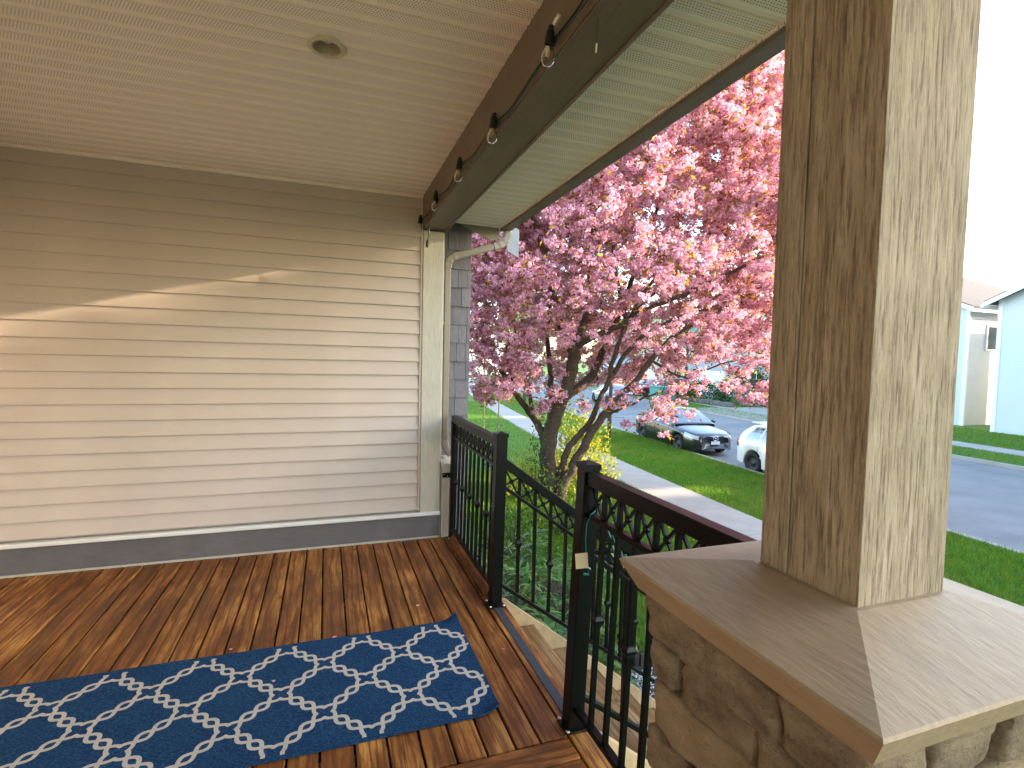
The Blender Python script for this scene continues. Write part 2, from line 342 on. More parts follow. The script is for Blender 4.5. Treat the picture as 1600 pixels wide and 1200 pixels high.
class MB:
    """collects simple shapes into one mesh"""
    def __init__(s): s.v = []; s.f = []
    def add(s, v, f):
        n = len(s.v); s.v += [tuple(p) for p in v]; s.f += [tuple(i + n for i in q) for q in f]; return s
    def box(s, x0, y0, z0, x1, y1, z1):
        v = [(x0, y0, z0), (x1, y0, z0), (x1, y1, z0), (x0, y1, z0), (x0, y0, z1), (x1, y0, z1), (x1, y1, z1), (x0, y1, z1)]
        return s.add(v, [(0, 3, 2, 1), (4, 5, 6, 7), (0, 1, 5, 4), (1, 2, 6, 5), (2, 3, 7, 6), (3, 0, 4, 7)])
    def bar(s, a, b, wx, wy, up=Vector((0, 0, 1))):
        a = Vector(a); b = Vector(b); d = (b - a).normalized()
        sx = d.cross(up)
        if sx.length < 1e-4: sx = Vector((1, 0, 0))
        sx.normalize(); sy = sx.cross(d).normalized()
        q = [sx * (-wx / 2) + sy * (-wy / 2), sx * (wx / 2) + sy * (-wy / 2), sx * (wx / 2) + sy * (wy / 2), sx * (-wx / 2) + sy * (wy / 2)]
        v = [a + p for p in q] + [b + p for p in q]
        return s.add(v, [(0, 3, 2, 1), (4, 5, 6, 7), (0, 1, 5, 4), (1, 2, 6, 5), (2, 3, 7, 6), (3, 0, 4, 7)])
    def tube(s, pts, rad, n=8, cap=True):
        pts = [Vector(p) for p in pts]; rs = rad if hasattr(rad, '__len__') else [rad] * len(pts)
        ref = Vector((0.3, .2, 1)).normalized(); v = []; f = []
        for i, p in enumerate(pts):
            d = (pts[min(i + 1, len(pts) - 1)] - pts[max(i - 1, 0)]).normalized()
            a = d.cross(ref)
            if a.length < 1e-3: a = d.cross(Vector((1, 0, 0)))
            a.normalize(); b2 = d.cross(a)
            for k in range(n):
                t = 2 * math.pi * k / n; v.append(p + (a * math.cos(t) + b2 * math.sin(t)) * rs[i])
        for i in range(len(pts) - 1):
            for k in range(n):
                k2 = (k + 1) % n; f.append((i * n + k, i * n + k2, (i + 1) * n + k2, (i + 1) * n + k))
        if cap: f.append(tuple(range(n - 1, -1, -1))); f.append(tuple((len(pts) - 1) * n + k for k in range(n)))
        return s.add(v, f)
    def lathe(s, prof, n=20, c=(0, 0, 0), axis='z'):
        v = []; f = []
        for r, z in prof:
            for k in range(n):
                t = 2 * math.pi * k / n
                if axis == 'z': p = (c[0] + r * math.cos(t), c[1] + r * math.sin(t), c[2] + z)
                elif axis == 'x': p = (c[0] + z, c[1] + r * math.cos(t), c[2] + r * math.sin(t))
                else: p = (c[0] + r * math.cos(t), c[1] + z, c[2] + r * math.sin(t))
                v.append(p)
        for i in range(len(prof) - 1):
            for k in range(n):
                k2 = (k + 1) % n; f.append((i * n + k, i * n + k2, (i + 1) * n + k2, (i + 1) * n + k))
        return s.add(v, f)
    def mesh(s, name='m'): return py_mesh(name, s.v, s.f)
    def build(s, name, mat, parent=None, smooth=False, bevel=0.0):
        me = s.mesh(name)
        if bevel:
            bm = bmesh.new(); bm.from_mesh(me)
            bmesh.ops.bevel(bm, geom=list(bm.edges), offset=bevel, segments=2, profile=.5, affect='EDGES', clamp_overlap=True)
            bm.to_mesh(me); bm.free()
        return obj_from(name, me, mat, parent, smooth)
def box_mesh(name, x0, y0, z0, x1, y1, z1, mat, bevel=0.0, seg=2):
    me = MB().box(x0, y0, z0, x1, y1, z1).mesh(name)
    if bevel:
        bm = bmesh.new(); bm.from_mesh(me)
        bmesh.ops.bevel(bm, geom=list(bm.edges), offset=bevel, segments=seg, profile=.5, affect='EDGES', clamp_overlap=True)
        bm.to_mesh(me); bm.free()
    me.materials.append(M[mat]); return me

# street axis: gently curving road running away from the porch
def SX(y): return .04 * y + .0019 * y * abs(y) if y > 0 else .04 * y
def S(x0, y, z): return (x0 + SX(y), y, z)
Z_YARD = -1.38; Z_ROAD = -1.54
def strip(name, xa, xb, z, mat, y0=-45, y1=85, step=2.5, thick=None):
    ys = np.arange(y0, y1 + .1, step); v = []; f = []
    for y in ys: v += [S(xa, y, z), S(xb, y, z)]
    for i in range(len(ys) - 1): f.append((2 * i, 2 * i + 1, 2 * i + 3, 2 * i + 2))
    if thick:
        n = len(v)
        v += [(p[0], p[1], p[2] - thick) for p in v]
        for i in range(len(ys) - 1):
            f.append((2 * i, 2 * i + 2, n + 2 * i + 2, n + 2 * i)); f.append((2 * i + 3, 2 * i + 1, n + 2 * i + 1, n + 2 * i + 3))
    o = obj_from(name, py_mesh(name, v, f), mat); o['kind'] = 'structure'; return o
SW0, SW1, KERB, FAR = 6.15, 7.40, 10.5, 19.9

# ---------------------------------------------------------------- setting: ground, road, pavements
g = obj_from('ground', py_mesh('ground', [(-400, -400, -1.62), (400, -400, -1.62), (400, 600, -1.62), (-400, 600, -1.62)], [(0, 1, 2, 3)]), 'lawn'); g['kind'] = 'structure'
strip('road', KERB + .12, FAR - .12, Z_ROAD, 'asphalt')
strip('kerb', KERB, KERB + .15, Z_YARD - .03, 'concrete', thick=.2)
strip('far_kerb', FAR - .15, FAR, Z_YARD - .03, 'concrete', thick=.2)
strip('front_lawn', -1.0, SW0 + .02, Z_YARD - .012, 'lawn', thick=.3)
strip('boulevard_lawn', SW1 - .02, KERB + .01, Z_YARD - .045, 'lawn', thick=.2)
strip('far_boulevard', FAR - .01, FAR + 2.2, Z_YARD - .03, 'lawn', thick=.2)
strip('far_sidewalk', FAR + 2.2, FAR + 3.6, Z_YARD - .02, 'concrete', thick=.2)
strip('far_lawn', FAR + 3.6, FAR + 30, Z_YARD - .04, 'lawn', thick=.2)

def sidewalk():
    bed = strip('sidewalk', SW0 + .02, SW1 - .02, Z_YARD - .03, 'concrete', thick=.2)
    y = -8.0; L = 1.5
    while y < 60:
        y2 = y + L - .012
        v = [S(SW0, y, Z_YARD), S(SW1, y, Z_YARD), S(SW1, y2, Z_YARD), S(SW0, y2, Z_YARD)]
        v = v + [(p[0], p[1], p[2] - .06) for p in v]
        c = Vector(v[0]); v = [tuple(Vector(p) - c) for p in v]
        me = py_mesh('slab', v, [(0, 1, 2, 3), (0, 4, 5, 1), (1, 5, 6, 2), (2, 6, 7, 3), (3, 7, 4, 0)])
        o = obj_from('slab', me, 'concrete', bed); o.location = c
        y += L
sidewalk()

# driveways across the street
def driveway(x0, x1, ya, yb, z, spread=0.0):
    v = [S(x0, ya - spread, z), S(x1, ya, z), S(x1, yb, z), S(x0, yb + spread, z)]
    o = obj_from('driveway', py_mesh('driveway', v, [(0, 1, 2, 3)]), 'concrete'); o['kind'] = 'structure'; return o
driveway(FAR - .1, FAR + 12, 21.5, 27.0, Z_YARD - .008, 1.2)
driveway(FAR - .1, FAR + 12, 36.5, 42.5, Z_YARD - .008, 1.2)

# ---------------------------------------------------------------- deck
DY1 = 4.49
def deck():
    root = empty('deck', (0, 0, 0)); root['kind'] = 'structure'
    seams = [-.633, -.504, -.379, -.26, -.14, -.017, .117, .245, .375, .498, .622, .743, .853, .978]
    xs = [seams[0] - .1255 * k for k in range(14, 0, -1)] + seams
    for i in range(len(xs) - 1):
        x0, x1 = xs[i] + .0048, xs[i + 1] - .0048
        wdt = x1 - x0
        me = box_mesh('deck_board', -wdt / 2, 1.925, -.036, wdt / 2, DY1, 0, 'deck_y', .004)
        inst('deck_board', me, root, ((x0 + x1) / 2, 0, random.uniform(-.0015, .0015)))
    # edge board carrying the grip strip
    me = box_mesh('deck_board', -.058, -2.6, -.036, .058, DY1, 0, 'deck_y', .004)
    inst('deck_board', me, root, (1.0415, 0, 0))
    y = 1.915
    while y > -2.6:
        me = box_mesh('deck_board', -2.4, -.0585, -.036, .972, .0585, 0, 'deck_x', .004)
        inst('deck_board', me, root, (0, y - .0585, random.uniform(-.001, .001))); y -= .1245
    j = MB()
    for k in range(16): j.box(-2.4, -2.5 + k * .46, -.2, 1.06, -2.5 + k * .46 + .04, -.038)
    j.box(1.06, -2.6, -.26, 1.098, 4.5, -.038)
    j.build('joist_frame', 'stringer', root)
    MB().box(1.062, -2.6, -1.45, 1.085, 4.6, -.262).box(-2.4, -2.62, -1.45, 1.06, -2.6, -.04).build('deck_light_skirt', 'umbra', root)  # unseen dark skirt added to block light below the deck boards
    us = obj_from('crawl_space_soil', py_mesh('crawl_space_soil', [(-2.5, -2.6, Z_YARD + .01), (1.06, -2.6, Z_YARD + .01), (1.06, 4.6, Z_YARD + .01), (-2.5, 4.6, Z_YARD + .01)], [(0, 1, 2, 3)]), 'soil'); us['kind'] = 'structure'
    return root
deck()
tag(MB().box(1.012, 2.06, .002, 1.058, 3.082, .0045).build('grip_strip', 'grip'), 'black gritty anti-slip strip along the deck edge at the top of the stairs', 'grip strip')
# sill timber under the far railing
def sill():
    v = [(1.0, 3.24, .002), (1.10, 3.24, .002), (1.10, 4.38, .002), (1.0, 4.38, .002), (1.03, 3.24, .052), (1.10, 3.24, .066), (1.10, 4.38, .056), (1.045, 4.38, .052)]
    me = py_mesh('sill', v, [(0, 3, 2, 1), (4, 5, 6, 7), (0, 1, 5, 4), (1, 2, 6, 5), (2, 3, 7, 6), (3, 0, 4, 7)])
    bm = bmesh.new(); bm.from_mesh(me); bmesh.ops.bevel(bm, geom=list(bm.edges), offset=.008, segments=2, affect='EDGES'); bm.to_mesh(me); bm.free()
    tag(obj_from('sill_timber', me, 'deck_y'), 'worn brown timber kerb lying on the deck edge under the railing nearest the house wall', 'timber')
sill()

# ---------------------------------------------------------------- porch end wall
WY = 4.516
def porch_wall():
    root = empty('porch_wall', (0, WY, 0), 0, 'beige lap sided porch end wall with tan corner board and grey base', 'wall')
    p = .1176; n = 23; z0 = .252
    x0, x1 = -2.45, .768
    # lap profile: bottom proud, top tucked in
    L = x1 - x0
    prof = [(-.016, 0), (-.0215, .003), (-.0215, .012), (-.0025, p + .004), (.008, p + .004), (.008, 0)]
    v = [(0, a, b) for a, b in prof] + [(L, a, b) for a, b in prof]
    f = [(i, (i + 1) % 6, 6 + (i + 1) % 6, 6 + i) for i in range(6)] + [(5, 4, 3, 2, 1, 0), (6, 7, 8, 9, 10, 11)]
    me = py_mesh('siding_plank', v, f); me.materials.append(M['siding'])
    for k in range(n): inst('siding_plank', me, root, (x0, 0, z0 + k * p))
    MB().box(-2.6, .02, -.3, .77, .12, 2.96).build('wall_core', 'trim', root)
    # J channel at plank ends
    MB().box(.752, -.026, .25, .771, .01, 2.93).build('channel_trim', 'siding', root, bevel=.003)
    MB().box(.7715, -.036, .20, .945, .06, 2.66).build('corner_board', 'trim', root, bevel=.004)
    MB().box(.9455, -.020, .0, .957, .06, 2.66).build('edge_strip', 'trim', root, bevel=.003)
    MB().box(-2.6, -.034, .004, .948, .02, .204).build('base_board', 'base_board', root, bevel=.003)
    MB().box(-2.6, -.058, .2045, .952, .0, .236).build('ledge', 'ledge', root, bevel=.008)
    MB().box(-2.6, -.042, .001, .948, -.034, .016).build('bead', 'trim', root)
    return root
porch_wall()
def stub_wall():
    root = empty('low_post_wall', (.99, 4.5, 0), 0, 'short tan boxed post with sloped cap between wall corner and railing', 'post')
    MB().box(-.031, -.03, 0, .055, .10, .635).build('box_post', 'trim', root, bevel=.004)
    v = [(-.04, -.045, .636), (.075, -.045, .636), (.075, .12, .636), (-.04, .12, .636), (-.04, -.045, .665), (.075, -.045, .655), (.075, .12, .70), (-.04, .12, .71)]
    MB().add(v, [(0, 3, 2, 1), (4, 5, 6, 7), (0, 1, 5, 4), (1, 2, 6, 5), (2, 3, 7, 6), (3, 0, 4, 7)]).build('cap', 'trim', root, bevel=.004)
stub_wall()
def bracket():
    root = empty('rail_bracket', (.995, 4.465, .555), 0, 'small black metal bracket screwed to the tan box post', 'bracket')
    MB().box(-.03, -.006, -.02, .055, .0045, .02).build('plate', 'black', root, bevel=.002)
    me = MB().lathe([(.0, -.009), (.006, -.009), (.006, -.006)], 10, axis='y').mesh(); me.materials.append(M['screw'])
    inst('screw', me, root, (-.018, 0, .006)); inst('screw', me, root, (.012, 0, -.006))
bracket()
# shingle wall behind the corner
def shingle_wall():
    root = empty('shingle_wall', (1.10, 4.72, 0), 0, 'grey wood shingle wall beside the downspout', 'wall')
    MB().box(-.16, .02, -1.4, .15, .2, 3.2).build('wall_core', 'shingle', root)
    MB().box(-4.0, .2, -1.4, .15, 7.0, 3.2).build('wall_side', 'shingle', root)
    rr = random.Random(5)
    z = -1.3; c = 0
    while z < 2.95:
        x = -.16 - rr.uniform(0, .08)
        while x < .148:
            wd = rr.uniform(.075, .135); xe = min(x + wd, .156)
            if xe - x > .012:
                a = max(x, -.17)
                me = MB().add([(a, -.012, z), (xe - .003, -.012, z), (xe - .003, .012, z), (a, .012, z), (a, .002, z + .175), (xe - .003, .002, z + .175), (xe - .003, .014, z + .175), (a, .014, z + .175)],
                    [(0, 3, 2, 1), (4, 5, 6, 7), (0, 1, 5, 4), (1, 2, 6, 5), (2, 3, 7, 6), (3, 0, 4, 7)]).mesh('shingle')
                me.materials.append(M['shingle']); inst('shingle', me, root, (0, rr.uniform(-.003, .003), rr.uniform(-.003, .003)))
            x = xe
        z += .168; c += 1
shingle_wall()

# ---------------------------------------------------------------- ceiling, beam, eave
def soffit_panel_mesh(L, drop=.004):
    """three ribs, each .107 wide: flat perforated field and a raised smooth strip; local X along, Y across, faces down"""
    v = []; f = []; p = .107
    prof = []
    for k in range(3):
        o = k * p
        prof += [(o + .0, .0), (o + .004, .009), (o + .010, .009), (o + .0125, 0.0), (o + .077, 0.0), (o + .080, -drop), (o + .103, -drop)]
    prof.append((3 * p, 0.0))
    for y, z in prof: v += [(0, y, z), (L, y, z)]
    for i in range(len(prof) - 1): f.append((2 * i, 2 * i + 2, 2 * i + 3, 2 * i + 1))
    me = py_mesh('soffit_panel', v, f); me.materials.append(M['soffit']); return me
def soffit_with_hole(L, cx, cy, q):
    """the panel round the recessed light: strips are split left and right of a square opening"""
    src = soffit_panel_mesh(L); vs_ = [tuple(v.co) for v in src.vertices]; prof = [(vs_[i][1], vs_[i][2]) for i in range(0, len(vs_), 2)]
    pr = []
    for (a, b) in zip(prof, prof[1:]):
        pr.append(a)
        for e in (cy - q, cy + q):
            if a[0] < e < b[0]: pr.append((e, a[1] + (b[1] - a[1]) * (e - a[0]) / (b[0] - a[0])))
    pr.append(prof[-1]); v = []; f = []
    for (a, b) in zip(pr, pr[1:]):
        spans = [(0, cx - q), (cx + q, L)] if abs((a[0] + b[0]) / 2 - cy) < q else [(0, L)]
        for (s0, s1) in spans:
            k = len(v); v += [(s0, a[0], a[1]), (s1, a[0], a[1]), (s1, b[0], b[1]), (s0, b[0], b[1])]; f.append((k, k + 3, k + 2, k + 1))
    me = py_mesh('soffit_panel', v, f); me.materials.append(M['soffit']); return me
def ceiling():
    root = empty('porch_ceiling', (0, 0, 2.948), 0, 'cream perforated soffit ceiling over the porch', 'ceiling')
    x0 = -2.5; me = soffit_panel_mesh(.772 - x0)
    y = 4.51 - .321
    while y > -3.2:
        cy = 2.512 - y
        if -.06 < cy < .38: inst('soffit_panel', soffit_with_hole(.772 - x0, -.004 - x0, cy, .054), root, (x0, y, 0))
        else: inst('soffit_panel', me, root, (x0, y, 0))
        y -= .321
    MB().box(x0, -3.3, .14, .78, 4.6, .25).build('roof_deck', 'umbra', root)
    MB().box(x0, 4.485, -.018, .765, 4.512, .002).build('edge_trim', 'soffit', root)
    return root
ceiling()
def beam():
    root = empty('porch_beam', (.86, 0, 2.68), 0, 'brown painted boxed beam running along the porch front under the ceiling', 'beam')
    MB().box(-.095, -3.2, .006, .085, 4.53, .30).build('beam_box', 'beam', root, bevel=.005)
    MB().box(-.088, -3.2, -.004, .092, 4.531, .0055).build('underside_board', 'beam', root, bevel=.002)
    MB().box(.0925, -3.2, -.014, .108, 4.532, .06).build('outer_trim', 'fascia', root, bevel=.006)
beam()
def eave():
    root = empty('porch_eave', (1.2, 0, 2.77), 0, 'cream perforated eave soffit with brown fascia outside the beam', 'eave')
    me = soffit_panel_mesh(1.468 - .955)
    y = 4.545 - .321
    while y > -3.2:
        inst('soffit_panel', me, root, (-.245, y, 0)); y -= .321
    MB().box(.2665, -3.2, -.012, .276, 4.56, .03).build('edge_trim', 'soffit', root)
    MB().box(-.245, -3.2, .031, .276, 4.56, .06).build('eave_light_block', 'umbra', root)  # unseen box added above the soffit to stop sun leaking through
    MB().box(.2765, -3.2, -.030, .298, 4.565, .16).build('fascia', 'fascia', root, bevel=.003)
    v = [(.2985, -3.2, -.02), (.385, -3.2, -.016), (.40, -3.2, .10), (.2985, -3.2, .10)]
    v2 = [(a, 4.59, c) for a, b, c in v]
    MB().add(v + v2, [(0, 1, 5, 4), (1, 2, 6, 5), (2, 3, 7, 6), (3, 0, 4, 7), (3, 2, 1, 0), (4, 5, 6, 7)]).build('gutter', 'fascia', root, bevel=.006)
    # boxed end return (brown triangle) and pale side panel of the next roof
    v = [(-.09, 4.565, .004), (.27, 4.565, -.002), (.275, 4.565, -.095), (.20, 4.565, -.12)]
    v2 = [(a, 4.585, c) for a, b, c in v]
    MB().add(v + v2, [(0, 1, 2, 3), (7, 6, 5, 4), (0, 4, 5, 1), (1, 5, 6, 2), (2, 6, 7, 3), (3, 7, 4, 0)]).build('end_return', 'gutter', root)
    # roof over everything
    MB().add([(-1.2 - 6, -3.4, 2.6), (.42, -3.4, .115), (.42, 4.75, .115), (-1.2 - 6, 4.75, 2.6), (-1.2 - 6, -3.4, 2.72), (.42, -3.4, .20), (.42, 4.75, .20), (-1.2 - 6, 4.75, 2.72)],
        [(0, 3, 2, 1), (4, 5, 6, 7), (0, 1, 5, 4), (1, 2, 6, 5), (2, 3, 7, 6), (3, 0, 4, 7)]).build('roof_slope', 'roof', root)
eave()
def eave_panel():
    root = empty('side_roof_end', (1.63, 4.66, 2.62), 0, 'pale grey lapped panel just right of the downspout elbow under the roof', 'panel')
    for k, (za, zb) in enumerate(((-.03, .085), (.088, .22))):
        v = [(-.05, -.01, za + .0), (.065, -.01, za - .055), (.065, -.01, zb - .045), (-.05, -.01, zb + .0)]
        v2 = [(a, .012, c) for a, b, c in v]
        MB().add(v + v2, [(0, 1, 2, 3), (7, 6, 5, 4), (0, 4, 5, 1), (1, 5, 6, 2), (2, 6, 7, 3), (3, 7, 4, 0)]).build('panel', 'grey_panel', root)
eave_panel()
def house_body():
    root = empty('house_front_wall', (-2.45, 0, 0), 0, 'beige house front wall along the inner side of the porch', 'wall')
    MB().box(-.2, -3.3, -.4, 0, 4.5, 3.0).build('wall_face', 'siding', root)
    MB().box(-6, -3.3, -1.5, -.21, 9.0, 5.2).build('house_mass', 'siding', root)
house_body()

def downlight():
    root = empty('ceiling_light', (-.004, 2.512, 2.944), 0, 'round recessed ceiling light with cream ring, unlit', 'ceiling light')
    MB().lathe([(.058, .001), (.060, -.006), (.078, -.0075), (.082, -.002), (.082, .004)], 40).build('ring', 'can_white', root, True)
    MB().lathe([(.0585, -.004), (.055, .015), (.050, .035), (.044, .055), (.0, .055)], 36).build('reflector', 'can_dark', root, True)
    MB().lathe([(.0, .022), (.016, .024), (.028, .031), (.033, .042), (.03, .0545)], 24).build('lamp', 'lamp_clear', root, True)
downlight()

# ---------------------------------------------------------------- downspout
def rect_pipe(pts, wx=.055, wy=.042, name='pipe', mat='gutter', parent=None, ribs=False):
    m = MB()
    pts = [Vector(p) for p in pts]
    v = []; f = []
    ref = Vector((0, 1, 0))
    for i, p in enumerate(pts):
        d = (pts[min(i + 1, len(pts) - 1)] - pts[max(i - 1, 0)]).normalized()
        sx = d.cross(ref).normalized(); k = 1.0
        if ribs: k = 1.06 if i % 2 else .97
        for a, b in ((-1, -1), (-.7, -1.12), (.7, -1.12), (1, -1), (1, 1), (-1, 1)):
            v.append(p + sx * (a * wx / 2 * k) + ref * (b * wy / 2 * k))
    n = 6
    for i in range(len(pts) - 1):
        for k in range(n): f.append((i * n + k, i * n + (k + 1) % n, (i + 1) * n + (k + 1) % n, (i + 1) * n + k))
    f.append(tuple(range(n - 1, -1, -1))); f.append(tuple((len(pts) - 1) * n + k for k in range(n)))
    m.add(v, f); return m.build(name, mat, parent)
def arc(c, r, a0, a1, n, y):
    return [(c[0] + r * math.cos(a0 + (a1 - a0) * i / (n - 1)), y, c[1] + r * math.sin(a0 + (a1 - a0) * i / (n - 1))) for i in range(n)]
def downspout():
    root = empty('downspout', (0, 0, 0), 0, 'tan metal downspout with ribbed elbows running from gutter down beside the shingle wall', 'downspout')
    y = 4.56
    top = [(1.545, y, 2.76), (1.545, y, 2.72), (1.538, y, 2.685), (1.525, y, 2.66), (1.505, y, 2.635), (1.48, y, 2.618), (1.45, y, 2.605), (1.42, y, 2.596)]
    rect_pipe(top, .066, .05, 'elbow', parent=root, ribs=True)
    low = [(1.09, y, 2.488), (1.055, y, 2.474), (1.03, y, 2.458), (1.013, y, 2.436), (1.004, y, 2.408), (1.001, y, 2.375)]
    rect_pipe([(1.43, y, 2.599), (1.08, y, 2.485)], .06, .044, 'sloping_pipe', parent=root)
    rect_pipe(low, .063, .048, 'elbow', parent=root, ribs=True)
    rect_pipe([(1.001, y - .0, 2.39), (.999, y, .84)], .052, .042, 'upright_pipe', parent=root)
    rect_pipe([(.999, y, .9), (.999, y, .865)], .062, .05, 'collar', parent=root)
    rect_pipe([(.999, y, .85), (1.001, y - .004, .815), (1.01, y - .012, .785), (1.03, y - .02, .75), (1.05, y - .02, .72)], .06, .046, 'elbow', parent=root, ribs=True)
    MB().box(.962, y - .02, 1.88, .975, y + .05, 1.90).build('strap', 'gutter', root)
downspout()

# ---------------------------------------------------------------- railings
RX = 1.035
def baluster_mesh(h, knuckle):
    m = MB(); s = .0095
    m.box(-s, -s, 0, s, s, h)
    if knuckle:
        z = .52 * h if h > .6 else .5 * h
        for (a, b, r0, r1) in ((-.026, -.020, .0115, .0125), (-.020, -.006, .0125, .019), (-.006, .006, .0195, .0195), (.006, .020, .019, .0125), (.020, .026, .0125, .0115)):
            v = [(-r0, -r0, z + a), (r0, -r0, z + a), (r0, r0, z + a), (-r0, r0, z + a), (-r1, -r1, z + b), (r1, -r1, z + b), (r1, r1, z + b), (-r1, r1, z + b)]
            m.add(v, [(0, 3, 2, 1), (4, 5, 6, 7), (0, 1, 5, 4), (1, 2, 6, 5), (2, 3, 7, 6), (3, 0, 4, 7)])
    me = m.mesh('baluster'); me.materials.append(M['black']); return me
def rail_section(name, label, a, b, top, lean, slope_end=None, pitch=.108, knuckle_from=0, groupless=True):
    """a,b: (x,y,z) foot points on the plane of the deck at both ends; top: height of the handrail; lean: outward lean in X per metre"""
    a = Vector(a); b = Vector(b); L = (b - a).length; d = (b - a).normalized()
    flat = Vector((d.x, d.y, 0)); hl = flat.length * L; rise = (b.z - a.z) / hl; fd = flat.normalized()
    root = empty(name, a, 0, label, 'railing')
    P = lambda s, z: Vector((fd.x * s + lean * z * abs(fd.y), fd.y * s, rise * s + z))
    def bar(nm, z, wx, wy): MB().bar(P(0, z), P(hl, z), wx, wy).build(nm, 'black', root, bevel=.004)
    bar('handrail', top - .03, .052, .058)
    bar('lattice_rail', top - .185, .036, .022)
    bar('bottom_rail', .095, .036, .024)
    n = max(2, int(round(hl / pitch))); st = hl / n
    me0 = baluster_mesh(top - .185 - .107, False); me1 = baluster_mesh(top - .185 - .107, True)
    mev = MB().box(-.0085, -.0085, 0, .0085, .0085, .125).mesh('lattice_post'); mev.materials.append(M['black'])
    sh = rise * st
    mx = MB()
    hh = .112
    for (u0, w0, u1, w1) in ((.0095, 0, st - .0095, hh), (.0095, hh, st - .0095, 0)):
        p0 = fd * u0 + Vector((0, 0, w0 + rise * u0)); p1 = fd * u1 + Vector((0, 0, w1 + rise * u1))
        mx.bar(p0, p1, .010, .010)
    c = fd * (st / 2) + Vector((0, 0, hh / 2 + rise * st / 2))
    mx.lathe([(.0, -.009), (.012, -.009), (.016, -.004), (.016, .004), (.012, .009), (.0, .009)], 10, c=tuple(c), axis='x' if abs(fd.y) > .5 else 'y')
    mxm = mx.mesh('lattice_cross'); mxm.materials.append(M['black'])
    ln = Matrix.Shear('XY', 4, (0, 0))
    for k in range(n + 1):
        s = st * k
        if 0 < k < n:
            for nm, me, z in (('baluster', me1 if (k + knuckle_from) % 2 else me0, .107), ('lattice_post', mev, top - .174)):
                o = inst(nm, me, root, P(s, z)); o.rotation_euler = (0, math.atan(lean) * abs(fd.y), 0)
        if k < n:
            o = inst('lattice_cross', mxm, root, P(s, top - .174)); o.rotation_euler = (0, math.atan(lean) * abs(fd.y), 0)
    return root
def rail_post(x, y, h, lean, label, size=.072, base=True):
    root = empty('railing_post', (x, y, 0), 0, label, 'post'); s = size / 2
    root.rotation_euler = (0, math.atan(lean), 0)
    MB().box(-s, -s, .008, s, s, h).build('shaft', 'black', root, bevel=.003)
    c = s + .004
    v = [(-c, -c, h - .012), (c, -c, h - .012), (c, c, h - .012), (-c, c, h - .012), (-c, -c, h + .012), (c, -c, h + .012), (c, c, h + .012), (-c, c, h + .012), (0, 0, h + .026)]
    MB().add(v, [(0, 3, 2, 1), (0, 1, 5, 4), (1, 2, 6, 5), (2, 3, 7, 6), (3, 0, 4, 7), (4, 5, 8), (5, 6, 8), (6, 7, 8), (7, 4, 8)]).build('cap', 'black', root)
    if base:
        q = s + .018
        MB().box(-q, -q, .0015, q, q, .010).build('base_plate', 'black', root, bevel=.002)
        me = MB().lathe([(.0, .016), (.006, .0155), (.0085, .012), (.0085, .009)], 10).mesh('screw'); me.materials.append(M['screw'])
        for sx in (-1, 1):
            for sy in (-1, 1): inst('screw', me, root, (sx * (q - .009), sy * (q - .009), 0))
    return root
P1Y, P2Y = 3.135, 1.975
rail_post(1.045, 4.42, 1.02, .01, 'slim black railing end post against the tan box post at the house wall', .05)
rail_post(RX, P1Y, 1.105, .015, 'black square railing post at the far side of the stair opening')
rail_post(1.022, P2Y, 1.145, .036, 'black square railing post nearest the camera with a cream tag hanging beside it')
rail_section('porch_railing', 'black metal railing along the deck edge between house wall and stair opening', (1.045, 4.445, 0), (RX, P1Y + .036, 0), 1.085, .014, pitch=.120)
rail_section('porch_railing', 'black metal railing running from the near post to the stone pier', (1.022, P2Y - .036, 0), (1.03, .90, 0), 1.128, .036, pitch=.118, knuckle_from=0)
rail_section('stair_railing', 'black metal stair handrail descending from the far post', (RX + .038, P1Y, .035), (2.55, P1Y, .035 - .73 * 1.475), .925, 0, pitch=.112)
rail_section('stair_railing', 'black metal stair handrail descending from behind the near post', (1.062, P2Y, .03), (2.55, P2Y, .03 - .73 * 1.475), .925, 0, pitch=.21)
for y, lb in ((P1Y, 'black newel post at the bottom of the far stair handrail'), (P2Y, 'black newel post at the bottom of the near stair handrail')):
    r0 = empty('newel_post', (2.585, y, Z_YARD), 0, lb, 'post')
    MB().box(-.03, -.03, 0, .03, .03, 1.2).build('shaft', 'black', r0, bevel=.003)
    MB().box(-.034, -.034, 1.201, .034, .034, 1.22).build('cap', 'black', r0, bevel=.004)

def stairs():
    root = empty('stairs', (1.1, 2.5, 0), 0, 'brown wooden stairs descending from the deck to the gravel path', 'stairs')
    n = 7; rise = -Z_YARD / n; run = .248
    y0, y1 = P2Y - .10 - 2.5, P1Y + .09 - 2.5
    for k in range(1, n):
        z = -rise * k
        for q in range(2):
            xa = run * (k - 1) + q * .124 - .012
            me = box_mesh('tread_board', xa, y0 + .045, z - .036, xa + .118, y1 - .045, z, 'tread', .004); inst('tread_board', me, root)
    for s in (y0, y1 - .04):
        v = []
        for yy in (s, s + .04):
            v += [(.0, yy, -.008), (.03, yy, -.008), (run * (n - 1) + .12, yy, -rise * (n - 1) - .05), (run * (n - 1) + .12, yy, Z_YARD), (run * (n - 1) - .12, yy, Z_YARD), (.0, yy, -.32)]
        f = [(0, 1, 2, 3, 4, 5), (11, 10, 9, 8, 7, 6)] + [(i, i + 6, (i + 1) % 6 + 6, (i + 1) % 6) for i in range(6)]
        MB().add(v, f).build('stringer', 'stringer', root)
stairs()

